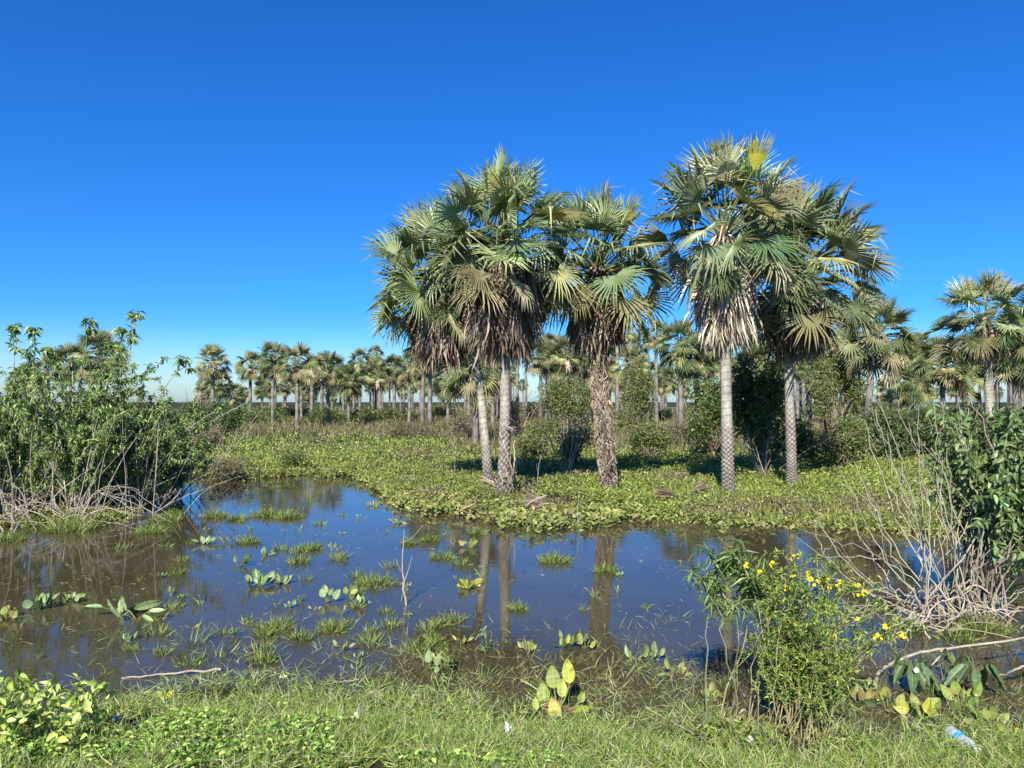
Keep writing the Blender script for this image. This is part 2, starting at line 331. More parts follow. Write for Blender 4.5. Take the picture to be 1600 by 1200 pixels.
def crown_mesh(seed, n, petL=1.1, Rf=.9, hi=True, lean=(0, 0), flat=1.0, emin=-27, pal=PAL_PALM):
    rs = np.random.RandomState(seed); g = G(); fans = FANS_HI if hi else FANS_LO
    for i in range(n):
        a = i / (n - 1); el = R(86 - (a ** .85) * (86 - emin) + rs.normal() * 7); az = i * 2.39996 + rs.normal() * .25
        d = np.array([cos(az) * cos(el) + lean[0] * .5, sin(az) * cos(el) + lean[1] * .5, sin(el)]); d = nrm(d)
        L = petL * rs.uniform(.8, 1.12) * (1 - .12 * (a < .12)); p0 = np.array([cos(az) * .06, sin(az) * .06, -.45 * a])
        sag = (.04 + .14 * a) * L
        p1 = p0 + d * L * .5 + np.array([0, 0, .02]); p2 = p0 + d * L - np.array([0, 0, sag * max(.2, cos(el))])
        pc = vary(rs, (.17, .19, .075), 1, .15)[0]
        tube(g, spline([p0, p1, p2], 5 if hi else 3), np.linspace(.022, .011, 5 if hi else 3) * (1 if hi else 1.6), 4 if hi else 3, pc)
        f = nrm(p2 - p1 + np.array([0, 0, -.06 - .28 * a]))
        up = np.array([0, 0, 1.0]) if abs(f[2]) < .93 else np.array([-cos(az), -sin(az), .2])
        n_ = nrm(up - f * (up @ f)); ro = rs.normal() * .55; n_ = n_ * cos(ro) + np.cross(f, n_) * sin(ro)
        r = Rf * rs.uniform(.82, 1.1) * (1 - .1 * a)
        T = fans[rs.randint(len(fans))] if a > .15 else fans[[3, 5, 7][rs.randint(3)] if hi else 0]
        M = frames(f[None], n_[None], np.array([r])); k = .02 + .20 * a * a
        def post(W, o=p2, k=k, r=r):
            q = ((W - o) ** 2).sum(-1, keepdims=True) / (r * r); W = W.copy(); W[..., 2:3] -= k * r * q * .8; return W
        c = pick(rs, pal, 1, .14, .05)
        if a > .86 and rs.uniform() < .7: c = c * .45 + np.array([[.30, .24, .13]]) * .55
        elif rs.uniform() < .05: c = np.array([[.34, .33, .12]])
        g.many(T, M, p2[None], c, 0, post)
    return g
def skirt_mesh(seed, length, rad, hi=True, pal=PAL_DEAD, dens=1.0, low=None):
    rs = np.random.RandomState(seed); g = G(); T = DEAD_HI if hi else DEAD_LO
    n = int((95 if hi else 26) * dens * length / 1.7)
    for i in range(n):
        t = rs.uniform(0, 1) ** .85; az = rs.uniform(0, 2 * pi); z = -.38 - t * max(.1, length - 1.05)
        rr = rad * (0.5 + .5 * sin(pi * min(1, .25 + t * .75))) * rs.uniform(.35, 1.0)
        o = np.array([cos(az) * .1, sin(az) * .1, z + .35]); p = np.array([cos(az) * rr, sin(az) * rr, z])
        out = np.array([cos(az), sin(az), 0])
        f = nrm(np.array([0, 0, -1.0]) + out * rs.uniform(-.18, .28) + rs.normal(size=3) * .07)[None]
        nn = nrm(out + rs.normal(size=3) * .5)[None]; s = rs.uniform(.75, 1.05)
        c = pick(rs, pal, 1, .2, .04)
        g.many(T[rs.randint(len(T))], frames(f, nn, np.array([s])), p[None], c)
        if hi and t > .2: tube(g, spline([o, (o + p) / 2 + np.array([0, 0, .08]), p], 4), .012, 3, c[0] * .9)
        else: tube(g, spline([o, p], 2), .02, 3, c[0] * .9)
    return g
def core_mesh(g, top, length, r, col):
    P = np.array([[0, 0, .25], [0, 0, -.3], [0, 0, -length * .9]]); tube(g, P + np.array(top), [r * .6, r, r * .8], 8, col)
def trunk_hi(pts, r0, r1, seed, scar_top=.55, smooth_col=(.35, .33, .27), scar_col=(.33, .285, .25), dark=(.085, .07, .055)):
    rs = np.random.RandomState(seed); g = G(); P0 = spline(pts, 60); Ln = np.linalg.norm(np.diff(P0, axis=0), axis=1).sum()
    n = int(Ln / .016); P = spline(pts, n); t = np.linspace(0, 1, n); sides = 40; th = np.arange(sides) * 2 * pi / sides
    s = t * Ln; kz = 2 * pi / .095
    A = th[None] * 6 + .6 * np.sin(s[:, None] * 4.1 + 2 * th[None]); Z = s[:, None] * kz + .9 * np.sin(s[:, None] * 2.3 + th[None]) + .6 * np.sin(s[:, None] * 7 + 3 * th[None] + 1)
    d = np.abs(np.sin((A + Z) / 2)) * np.abs(np.sin((A - Z) / 2))        # diamonds, 0 in the gaps
    amp = np.clip((scar_top - t) / .12, 0, 1)[:, None] + .0
    ring = .5 + .5 * np.sin(s[:, None] * 2 * pi / .12 + .8 * np.sin(th[None] + s[:, None] * .8))
    rad = (r1 + (r0 - r1) * (1 - t) ** 1.2 + .02 * np.exp(-s / .18))[:, None]
    lip = np.clip(((Z / 2 / pi) % 1), 0, 1)
    rr = rad * (1 + amp * (.17 * np.clip(d * 1.6, 0, 1) - .07 + .05 * lip) + (1 - amp) * .014 * (ring > .8))
    T_ = nrm(np.gradient(P, axis=0)); x = nrm(np.cross(T_, [0.02, 1, .01])); y = np.cross(T_, x)
    V = P[:, None] + rr[..., None] * (x[:, None] * np.cos(th)[None, :, None] + y[:, None] * np.sin(th)[None, :, None])
    i = np.arange(n - 1)[:, None] * sides; j = np.arange(sides)[None]; k = (j + 1) % sides
    q = np.stack([i + j, i + k, i + sides + k, i + sides + j], -1).reshape(-1, 4)
    m = np.clip(d * 2.2 - .15, 0, 1)[..., None]
    cs = np.array(dark) * (1 - m) + np.array(scar_col) * m
    cu = np.array(smooth_col) * (1 - .28 * (ring[..., None] > .86)) * (1 + .12 * np.sin(s[:, None, None] * 3 + th[None, :, None] * 2))
    c = cs * amp[..., None] + cu * (1 - amp[..., None])
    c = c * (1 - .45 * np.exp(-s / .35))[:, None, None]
    g.add(V.reshape(-1, 3), q, c.reshape(-1, 3)); return g

def hero_palm(base_px, base_py, D_off, path, apex, label, seed, n, r0, r1, skirt, skirt_pal, crown_kw, scar_top=.55, name='palm_tree'):
    b = at(base_px, base_py, .12); b[1] += D_off; b[0] = (base_px - 800) / F * b[1]
    b[2] = hgt(b[0], b[1]) - .03
    root = empty(name, b); tag(root, label, 'palm tree', 'tall palms at the edge of the pond')
    pts = [np.array([0, 0, 0])] + [atY(px, py, b[1] + dy) - b for px, py, dy in path] + [atY(apex[0], apex[1], b[1] + apex[2]) - b]
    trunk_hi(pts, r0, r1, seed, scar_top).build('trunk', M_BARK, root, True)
    top = pts[-1]
    c = crown_mesh(seed, n, **crown_kw).build('crown', M_PALM, root); c.location = top
    g2 = G(); core_mesh(g2, (0, 0, 0), skirt[0] * .55, r1 * 1.5, (.10, .075, .05)); off = g2.n
    s3 = skirt_mesh(seed + 5, skirt[0], skirt[1], True, skirt_pal, skirt[2])
    g2.V += s3.V; g2.L += [l + off for l in s3.L]; g2.T += s3.T; g2.C += s3.C; g2.M += s3.M; g2.n += s3.n
    k = g2.build('dead_frond_skirt', M_DEAD, root); k.location = top
    return root, top, b

P1, t1, b1 = hero_palm(765, 768, 0, [(757, 680, 0), (748, 590, 0), (722, 490, .1)], (690, 428, .2), 'leaning palm with a blue-green crown, leftmost of the tall palms', 11, 62, .098, .082, (1.85, .55, 1.9), PAL_DEADB, dict(petL=1.0, Rf=.84, lean=(-.25, -.1)), .25)
P2, t2, b2 = hero_palm(786, 775, -.3, [(789, 650, 0), (789, 560, 0), (787, 480, 0)], (787, 372, 0), 'straight palm with dark hanging skirt, second of the tall palms from the left', 12, 72, .108, .088, (2.3, .62, 2.4), PAL_DEADB, dict(petL=1.05, Rf=.84, emin=-24), .30)
P3, t3, b3 = hero_palm(952, 765, -.2, [(944, 715, 0), (936, 620, 0), (933, 540, 0)], (935, 408, 0), 'shorter palm whose crooked trunk is wrapped in dry brown vines', 13, 56, .115, .09, (1.85, .52, 2.1), PAL_DEADB, dict(petL=1.05, Rf=.85, emin=-24), .9)
P4, t4, b4 = hero_palm(1137, 777, -.1, [(1136, 680, 0), (1134, 560, 0), (1133, 460, 0)], (1131, 352, 0), 'tallest palm, with a pale straw skirt and a yellow young frond', 14, 50, .118, .088, (2.35, .47, 2.0), PAL_DEADL, dict(petL=1.12, Rf=.88, emin=-20), .33)
P5, t5, b5 = hero_palm(1236, 768, .5, [(1236, 700, 0), (1233, 600, 0), (1233, 520, 0)], (1243, 418, 0), 'palm with a shaggy brown skirt, rightmost of the tall palms by the pond', 15, 70, .105, .085, (1.9, .64, 2.2), PAL_DEADB, dict(petL=1.25, Rf=.92, lean=(.30, 0), emin=-26), .46)
# the yellow young frond of the tallest palm
g = G(); M = frames(nrm(np.array([[.26, -.10, 1]])), nrm(np.array([[-.25, -1, .15]])), np.array([.82]))
tube(g, spline([(0, 0, 0), (.14, -.5, .45), (.28, -.95, .78)], 4), .018, 4, (.3, .3, .08)); g.many(T_fan(16, R(60), .40, .25, 77), M, np.array([[.28, -.95, .78]]), np.array([[.47, .46, .07]]))
o = g.build('yellow_frond', M_PALM, P4); o.location = t4; o['label'] = 'yellow young frond standing upright'
# dry vines round the third trunk and roots beside the second
def vines(root, pts, r, z0, z1, n, seed, cols, name, label=None, spreadx=1.0):
    rs = np.random.RandomState(seed); g = G(); P = spline(pts, 80)
    for i in range(n):
        a = rs.uniform(z0, z1); ln = rs.uniform(.3, 1.1); m = 8; s = np.linspace(a, min(z1, a + ln), m); ph = rs.uniform(0, 2 * pi) ; tw = rs.normal() * 2.2
        rr = r * (1 + np.abs(rs.normal(size=m)) * .22); c = P[np.clip((s / P[-1][2] * 79).astype(int), 0, 79)]; c = c.copy(); c[:, 2] = s
        th = ph + tw * np.linspace(0, 1, m) + rs.normal(size=m) * .15
        Q = c + np.stack([np.cos(th) * rr * spreadx, np.sin(th) * rr, np.zeros(m)], -1)
        tube(g, Q, rs.uniform(.006, .016), 4, vary(rs, cols[rs.randint(len(cols))], 1, .2, .05)[0])
    for i in range(n * 2):
        s = rs.uniform(z0, z1); c = P[int(np.clip(s / P[-1][2] * 79, 0, 79))]; th = rs.uniform(0, 2 * pi); p = np.array([c[0] + cos(th) * r * 1.1, c[1] + sin(th) * r * 1.1, s])
        f = nrm(np.array([cos(th) * .6, sin(th) * .6, -.8]) + rs.normal(size=3) * .4)
        g.many(T_fold(.35), frames(f[None], rndir(rs, 1), np.array([rs.uniform(.04, .09)])), p[None], vary(rs, cols[rs.randint(len(cols))], 1, .25, .06))
    return g.build(name, M_TWIG, root)
VC = [(.30, .24, .17), (.22, .17, .12), (.38, .31, .23), (.13, .10, .07)]
pp = [np.array([0, 0, 0]), atY(944, 715, b3[1]) - b3, atY(936, 620, b3[1]) - b3, atY(933, 540, b3[1]) - b3, t3]
vines(P3, pp, .15, .12, 3.3, 330, 3, VC, 'dry_vines')
pp = [np.array([.08, -.05, 0]), np.array([.1, -.05, 1.0]), np.array([.06, 0, 2.0]), t2]
vines(P2, pp, .112, .0, 1.4, 18, 4, [(.40, .34, .26), (.30, .24, .18)], 'dry_vines')

# lower detail palms for the middle distance: three kinds, copied
protos = []
def trunk_lo(seed, r=.12):
    g = G(); rs = np.random.RandomState(seed); n = 22; P = np.stack([np.zeros(n), np.zeros(n), np.linspace(0, 1, n)], -1); P[:, 0] += .015 * np.sin(np.linspace(0, 3, n) + seed)
    P[:, 0] -= P[0, 0]
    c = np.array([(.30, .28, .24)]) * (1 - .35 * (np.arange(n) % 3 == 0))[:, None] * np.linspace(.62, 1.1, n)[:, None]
    tube(g, P, np.linspace(r * 1.35, r, n) * (1 + .05 * (np.arange(n) % 2)), 9, c); return g
CR = [crown_mesh(100 + k, [40, 34, 44, 38][k], petL=[.95, 1.0, .9, 1.05][k], Rf=.86, hi=False, emin=[-34, -26, -42, -30][k], pal=[[(.12,.15,.05),(.17,.19,.08),(.10,.13,.05)],[(.15,.17,.06),(.21,.21,.10)],[(.09,.13,.045),(.14,.16,.06)],[(.18,.19,.07),(.13,.16,.07)]][k]) for k in range(4)]
SK = [skirt_mesh(120 + k, [1.2, .8, 1.5, 1.1][k], [.55, .5, .6, .62][k], False, [PAL_DEAD, PAL_DEADL, PAL_DEADB, PAL_DEAD][k], [1.3, 1.2, 1.4, 1.3][k]) for k in range(4)]
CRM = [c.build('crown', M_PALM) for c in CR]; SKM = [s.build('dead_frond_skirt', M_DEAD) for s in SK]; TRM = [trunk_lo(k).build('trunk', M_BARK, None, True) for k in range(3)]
for o in CRM + SKM + TRM: COL.objects.unlink(o)
def far_palm(X, Y, H, s, kind, rz, label, group, lean=(0, 0), tr=1.0):
    z = hgt(X, Y) - .03; root = empty('palm_tree', (X, Y, z), rz); tag(root, label, 'palm tree', group)
    top = H - z - 1.55 * s           # apex height
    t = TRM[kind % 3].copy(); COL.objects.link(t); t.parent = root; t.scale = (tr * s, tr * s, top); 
    c = CRM[kind % 4].copy(); COL.objects.link(c); c.parent = root; c.scale = (s,) * 3
    k = SKM[kind % 4].copy(); COL.objects.link(k); k.parent = root; k.scale = (s,) * 3
    if lean != (0, 0):
        t.rotation_euler = (math.atan2(-lean[1], top), math.atan2(lean[0], top), 0)
    c.location = k.location = (lean[0], lean[1], top); return root
MID = [ # px, top y, crown radius px, kind, label
 (427, 530, 31, 0, 'slim palm with a bare pale trunk, first of the row left of the tall palms'),
 (465, 533, 36, 1, 'palm with a ragged straw skirt, just right of the slim bare trunked palm'),
 (513, 545, 33, 0, 'palm with a wide grey-green head, third from the left in the row across the marsh'),
 (545, 565, 28, 2, 'shorter palm with dense head beside the wide grey-green palm left of centre'),
 (592, 560, 27, 1, 'pale palm with a thin trunk midway between the wide grey-green palm and the tall palms'),
 (640, 545, 30, 3, 'palm just left of the leftmost tall crown, set back in the row'),
 (672, 505, 42, 3, 'taller marsh palm rising behind the leftmost tall palm by the pond'),
 (700, 560, 34, 2, 'dark palm directly behind the hanging skirt of the leaning pond palm'),
 (743, 510, 50, 0, 'palm with pale trunk standing behind the two left tall palms'),
 (845, 525, 36, 3, 'small palm with a full straw skirt seen right of the second tall palm'),
 (885, 520, 36, 1, 'palm with bright crown just left of the vine wrapped trunk'),
 (912, 530, 34, 2, 'dense palm crown directly behind the vine wrapped trunk'),
 (985, 535, 34, 1, 'palm seen between the vine wrapped palm and the tallest palm, left one of two'),
 (1012, 560, 29, 0, 'lower palm right of the one beside the vine wrapped trunk'),
 (1063, 492, 46, 2, 'dark green palm with a short orange skirt, left of the tallest palm trunk'),
 (1088, 515, 42, 0, 'palm partly hidden behind the dark green one left of the tallest trunk'),
 (1178, 530, 48, 1, 'blue-green palm crown low between the two rightmost tall palms'),
 (1322, 474, 58, 3, 'palm standing behind the olive tree right of the tall palms'),
 (1366, 458, 66, 0, 'leaning palm with tan skirt against open sky right of the tall palms'),
 (1390, 585, 27, 1, 'small palm in the gap below open sky at right'),
 (1425, 560, 38, 2, 'bushy palm left of the group at the right edge'),
 (1472, 520, 52, 3, 'broad palm with bright fronds in the right hand group'),
 (1505, 535, 50, 1, 'palm with tan skirt tucked left of the tall right edge trunk'),
 (1585, 500, 52, 2, 'dark palm behind the tall one at the right edge'),
 (1628, 440, 66, 3, 'palm cut by the right edge of the picture'),
 (342, 573, 26, 2, 'round headed palm standing alone above the green bush at left'),
 (369, 597, 18, 0, 'tiny palm right of the round headed one at left'),
 (318, 597, 19, 1, 'tiny palm left of the round headed one at left'),
 (157, 512, 44, 3, 'palm whose crown rises behind the big leafy shrub at left'),
 (112, 532, 36, 0, 'palm half hidden behind the big leafy shrub, left of another'),
 (40, 565, 28, 1, 'palm behind the leafy shrub near the left edge'),
]
for i, (px, ty, r, kind, lab) in enumerate(MID):
    D = 1.5 * F / r; s = .88
    if px == 743: D = 30
    p = atY(px, ty, D); rs = np.random.RandomState(i)
    ln = (0, 0)
    if px == 1366: ln = (.45, 0)
    if px == 592: ln = (-.25, 0)
    far_palm(p[0] - ln[0], D, p[2], s * rs.uniform(.95, 1.08), kind, 0 if ln != (0, 0) else rs.uniform(0, 6), lab, 'palms scattered across the marsh', ln, .88)
    
# taller palm at the right, nearer, in high detail
bb = atY(1547, 700, 26); bb[2] = hgt(bb[0], bb[1]) - .03
P6 = empty('palm_tree', bb); tag(P6, 'tall pale trunked palm near the right edge, its crown against the sky', 'palm tree', 'palms scattered across the marsh')
tp = atY(1538, 495, 26) - bb
trunk_hi([(0, 0, 0), tp * .5 + np.array([.06, 0, 0]), tp], .16, .13, 16, .02).build('trunk', M_BARK, P6, True)
o = crown_mesh(16, 46, petL=1.15, Rf=.95).build('crown', M_PALM, P6); o.location = tp
o = skirt_mesh(26, 1.5, .5, True, PAL_DEAD, .9).build('dead_frond_skirt', M_DEAD, P6); o.location = tp

# distant palms: rows on the plain
rs = np.random.RandomState(5)
FL = {'L': 'distant palm in the dense row left of the tall pond palms', 'C': 'distant palm in the grove seen between the tall pond palms', 'R': 'distant palm in the grove right of the tall pond palms', 'W': 'distant palm behind the leafy shrub at far left'}
def dens(px):
    return np.interp(px, [-200, 0, 290, 300, 385, 400, 640, 800, 1060, 1250, 1350, 1420, 1800], [.25, .15, .06, .08, .14, .9, 1, 1, 1, .9, .6, 1, 1])
cnt = 0
while cnt < 245:
    px = rs.uniform(-120, 1720)
    if rs.uniform() > dens(px): continue
    D = 56 + 120 * rs.uniform() ** 1.7
    if cnt >= 175: D = rs.uniform(85, 165); px = rs.uniform(395, 1700)
    if 395 < px < 640 and D < 75: D += 20
    cnt += 1; X = (px - 800) / F * D
    H = (rs.uniform(5.0, 7.4) if px < 560 or px > 1650 else rs.uniform(5.8, 9.2)) * (1 if D < 110 else .85)
    z = 'W' if px < 290 else 'L' if px < 660 else 'C' if px < 1260 else 'R'
    far_palm(X, D, H, rs.uniform(.74, 1.0), rs.randint(12), rs.uniform(0, 6.28), FL[z], {'L': 'distant palms left', 'C': 'distant palms centre', 'R': 'distant palms right', 'W': 'distant palms far left'}[z], (0, 0), 1.15)

# ---------------------------------------------------------------- bushes
def bush(X, Y, size, n, leaf, pal, label, seed, lobes=9, name='bush', stemcol=(.17, .14, .10), cat='bush', group=None, sparse=0.0, z0=None, open_=.0):
    rs = np.random.RandomState(seed); sx, sy, sz = size; z = hgt(X, Y) if z0 is None else z0
    root = empty(name, (X, Y, z - .02)); tag(root, label, cat, group)
    C = np.stack([rs.uniform(-.65, .65, lobes) * sx, rs.uniform(-.6, .6, lobes) * sy, rs.uniform(.25 + open_, .85, lobes) * sz], -1)
    rad = rs.uniform(.2, .42, lobes)
    w_ = rad ** 2 / (rad ** 2).sum(); li = rs.choice(lobes, n, p=w_)
    d = rndir(rs, n); rr = rad[li][:, None] * (rs.uniform(0, 1, (n, 1)) ** .38) * (1 + .25 * rs.normal(size=(n, 1)) * .5)
    P = C[li] + d * rr * np.array([sx, sy, sz * .8]); P[:, 2] = np.abs(P[:, 2])
    # sub-clumping leaves gaps
    k = int(n / 14) + 1; cc = P[rs.choice(n, k)]; P = cc[rs.randint(k, size=n)] * .55 + P * .45 if False else cc[rs.randint(k, size=n)] + rs.normal(size=(n, 3)) * leaf * 1.3
    P[:, 2] = np.abs(P[:, 2])
    g = G(); f = nrm(d * .7 + rndir(rs, n) + np.array([0, 0, -.25])); s = leaf * rs.uniform(.6, 1.3, n)
    g.many(T_fold(.5), frames(f, nrm(rndir(rs, n) + d + np.array([0, 0, .8])), s), P, pick(rs, pal, n, .22, .06)); g.build('foliage', M_LEAF, root)
    h = G()
    for i in range(lobes * 2):
        e = C[i % lobes] + rs.normal(size=3) * rad[i % lobes] * .5 * np.array(size); b = np.array([rs.normal() * .06 * sx, rs.normal() * .06 * sy, 0])
        tube(h, spline([b, b * .4 + e * .5 + np.array([0, 0, .1 * sz]) + rs.normal(size=3) * .06 * sx, e], 7), np.linspace(.022, .006, 7) * (.6 + sz * .35), 4, vary(rs, stemcol, 1)[0])
    for i in range(int(n * sparse)):
        p = P[rs.randint(n)]; tube(h, np.array([p, p + rs.normal(size=3) * .25 * sz * np.array([.6, .6, 1])]), .006 + .0002 * Y, 3, vary(rs, stemcol, 1)[0])
    h.build('stems', M_TWIG, root); return root
GR = [(.075, .12, .028), (.105, .15, .036), (.15, .19, .05), (.05, .08, .02)]
GD = [(.05, .08, .022), (.075, .11, .03), (.10, .14, .042)]
GO = [(.14, .17, .045), (.19, .21, .065), (.10, .13, .035)]
GB = [(.17, .155, .085), (.14, .125, .07), (.22, .19, .12), (.12, .135, .05)]
def bpx(px, top, D, wpx, **k):
    X = (px - 800) / F * D; H = atY(px, top, D)[2] - hgt(X, D); sx = wpx / 2 / F * D; return X, D, (sx, max(.5, sx * .8), H)
BL = [ # px, top, D, width px, n, leaf, palette, label
 (1188, 562, 19.5, 95, 9000, .11, GR, 'tall dark green bush standing between the trunks of the two rightmost tall palms'),
 (1112, 600, 25, 85, 5000, .12, GR, 'rounded bush directly behind the trunk of the tallest palm'),
 (1300, 545, 27, 100, 8000, .10, GO, 'olive tree-like shrub right of the rightmost tall palm'),
 (882, 592, 36, 100, 5000, .13, GO, 'light green feathery shrub left of the vine wrapped trunk'),
 (985, 575, 36, 80, 4000, .13, GO, 'light green shrub right of the vine wrapped trunk'),
 (352, 628, 42, 55, 2500, .14, [(.05, .10, .02), (.07, .13, .03)], 'small bright green bush left below the round headed palm'),
 (305, 622, 38, 90, 4000, .14, GD, 'dark bush just right of the big leafy shrub at left'),
 (1395, 645, 24, 130, 5000, .12, GD, 'dark low thicket behind the bare stems at right'),
 (1480, 640, 25, 130, 5000, .12, GD, 'dark low thicket at the foot of the tall right edge palm, left side'),
 (1590, 640, 23, 140, 5000, .12, GR, 'low thicket at the right edge behind the leafy shrub'),
 (820, 622, 33, 90, 2500, .08, GB, 'pinkish brown twiggy scrub between the second and third tall palms'),
 (1045, 648, 29, 110, 2500, .08, GB, 'brown twiggy scrub left of the tallest palm trunk'),
 (740, 645, 34, 90, 2500, .09, GB, 'brown scrub behind the two left tall trunks'),
 (640, 650, 38, 110, 2500, .09, GB, 'brown scrub patch left of the leaning tall palm'),
 (840, 660, 24, 80, 3000, .09, GO, 'olive weedy bush in front of the twiggy scrub right of the second palm'),
 (900, 668, 21, 60, 2500, .08, GR, 'small green bush left of the vine wrapped trunk base'),
 (1015, 665, 24, 80, 3000, .09, GO, 'olive bush right of the vine wrapped trunk'),
 (1250, 660, 22, 80, 3000, .10, GR, 'green bush at the foot of the rightmost tall palm'),
 (1320, 650, 21, 90, 3000, .10, GO, 'olive bush right of the rightmost tall palm base'),
 (330, 668, 27, 70, 2000, .09, GB, 'brownish weedy bush on the marsh right of the leafy shrub'),
 (455, 705, 21, 40, 1000, .07, GR, 'small dark weed clump on the open marsh left of centre'),
 (360, 712, 19, 60, 1200, .07, GB, 'dry brown weed clump at the far edge of the pond'),
 (500, 636, 55, 60, 1500, .14, GD, 'small dark bush under the wide grey-green palm'),
]
for i, (px, top, D, wpx, n, lf, pal, lab) in enumerate(BL):
    X, Y, sz = bpx(px, top, D, wpx); bush(X, Y, sz, n, lf, pal, lab, 200 + i, sparse=.05 if pal is GB else .01, open_=.2 if 'tree-like' in lab or 'feathery' in lab else 0)
# far low scrub under the distant palms: one kind copied
fb = None
rs = np.random.RandomState(9)
for i in range(46):
    px = -150 + 1900 * (i + rs.uniform(-.4, .4)) / 46
    if 300 < px < 400: continue
    D = rs.uniform(58, 110); X = (px - 800) / F * D
    if fb is None: fb = bush(X, D, (3.2, 2.2, 1.15), 3500, .2, GD + GO + GB[:1], 'low scrub bush under the distant palms', 300, group='low scrub under the distant palms')
    else: copy_tree(fb, (X, D, hgt(X, D)), rs.uniform(0, 6), (rs.uniform(.7, 1.4), rs.uniform(.7, 1.3), rs.uniform(.6, 1.3)))

# ---------------------------------------------------------------- tall leafy shrubs with drooping leaves
def shrub(base, stems, leaf, pal, label, seed, stemcol=(.30, .26, .20), leafstart=.35, dn=26, name='leafy_shrub', group=None, r0=.018, twigs=4, wd=.28, droop=.75, tipn=14, twl=.5):
    """stems: list of (dx, dy, height, bow)"""
    rs = np.random.RandomState(seed); root = empty(name, base); tag(root, label, 'shrub', group)
    h = G(); LP = []; LD = []; LS = []
    def leaves(P, n, s0):
        m = len(P); ts = rs.uniform(s0, 1, n) * (m - 1.001); i = ts.astype(int); u = (ts - i)[:, None]; q = P[i] * (1 - u) + P[i + 1] * u
        dr = nrm(P[np.minimum(i + 1, m - 1)] - P[i]); LP.append(q)
        LD.append(nrm(rndir(rs, n) * .9 + dr * .35 + np.array([0, 0, -droop]))); LS.append(leaf * rs.uniform(.55, 1.2, n))
    for (dx, dy, H, bow) in stems:
        b = np.array([rs.normal() * .12, rs.normal() * .12, -.1]); e = np.array([dx, dy, H]); mid = (b + e) / 2 + np.array([-dx * bow, -dy * bow, H * .08]) + rs.normal(size=3) * .06
        P = spline([b, mid, e], 12); P[1:-1] += rs.normal(size=(10, 3)) * .012
        c = vary(rs, stemcol, 1, .2, .04)[0]; tube(h, P, np.linspace(r0, r0 * .3, 12) * rs.uniform(.7, 1.2), 5, c)
        leaves(P, int(dn * H), leafstart); 
        n = tipn; LP.append(P[-1] + rs.normal(size=(n, 3)) * .03); LD.append(nrm(rndir(rs, n) * np.array([1, 1, .5]) + np.array([0, 0, -.4]))); LS.append(leaf * rs.uniform(.8, 1.3, n))
        for k in range(twigs):
            t = rs.uniform(leafstart, .92); i = int(t * 11); q = P[i]; d = nrm(nrm(P[i] - P[i - 1]) * .9 + rndir(rs, 1)[0] * .8 + np.array([0, 0, .25])); L = rs.uniform(.5, 1.1) * twl
            Q = spline([q, q + d * L * .5 + np.array([0, 0, .03]), q + d * L + np.array([0, 0, -.02])], 6); tube(h, Q, np.linspace(r0 * .4, r0 * .2, 6), 4, c); leaves(Q, int(dn * L * 1.6), .15)
            n = tipn // 2; LP.append(Q[-1] + rs.normal(size=(n, 3)) * .02); LD.append(nrm(rndir(rs, n) + np.array([0, 0, -.6]))); LS.append(leaf * rs.uniform(.8, 1.2, n))
    h.build('stems', M_TWIG, root)
    P = np.concatenate(LP); D_ = np.concatenate(LD); S_ = np.concatenate(LS); n = len(P)
    g = G(); g.many(T_oval(wd, .2, .25) if wd > .4 else T_fold(wd, .3, .25), frames(D_, nrm(rndir(rs, n) * .8 + np.array([0, 0, 1.0])), S_), P, pick(rs, pal, n, .2, .06)); g.build('foliage', M_LEAF, root)
    return root
GL = [(.12, .20, .045), (.16, .25, .06), (.23, .32, .09), (.09, .15, .035), (.27, .35, .12)]
rs = np.random.RandomState(31)
LS_ = [ # px base, py base, D extra, label, stems count, lean x, spread, max height
 (10, 815, 0.0, 'big leafy shrub at the left edge of the pond with drooping leaves', 46, -.1, 1.2, 2.95),
 (110, 812, .3, 'big leafy shrub second from the left edge above the dead branches', 50, .1, 1.1, 3.1),
 (185, 800, .2, 'leafy shrub leaning right over the pond at left', 42, .5, .95, 2.6),
 (238, 782, .6, 'lower leafy shrub at the right end of the left shrubs', 40, .05, .8, 2.05),
 (60, 790, 1.6, 'leafy shrub behind the two at the left edge', 36, 0, 1.5, 3.2),
 (-90, 815, .3, 'leafy shrub cut by the left edge of the picture', 30, -.2, 1.2, 3.0),
]
for i, (px, py, dy, lab, n, lx, sp, H) in enumerate(LS_):
    b = at(px, py, .0); b[1] += dy
    st = [(rs.normal() * sp * .55 + lx, rs.normal() * sp * .45 - .1, H * rs.uniform(.42, .95) * (1 - .12 * abs(rs.normal())), rs.uniform(.0, .3)) for _ in range(n)]
    pale = [(q_[0] * 1.5 + .4, q_[1] - .5, q_[2] * .75, .0) for q_ in st[:22]]
    sh_ = shrub(b, st, .102, GL, lab, 400 + i, (.40, .35, .28), twigs=4, dn=46, leafstart=.26, tipn=22, r0=.018)
    g = G(); r2 = np.random.RandomState(470 + i)
    for k in range(30):
        q0 = np.array([r2.normal() * .5, r2.normal() * .25 - .25, -.05]); e_ = q0 + np.array([r2.normal() * .5 + (.45 if px > 100 else .2), r2.normal() * .25 - .25, r2.uniform(.5, 2.1)]); m_ = (q0 + e_) / 2 + r2.normal(size=3) * .08
        tube(g, spline([q0, m_, e_], 10), np.linspace(.010, .003, 10) * r2.uniform(.6, 1.3), 4, vary(r2, (.40, .35, .28), 1, .25, .03)[0])
    g.build('bare_stems', M_TWIG, sh_)
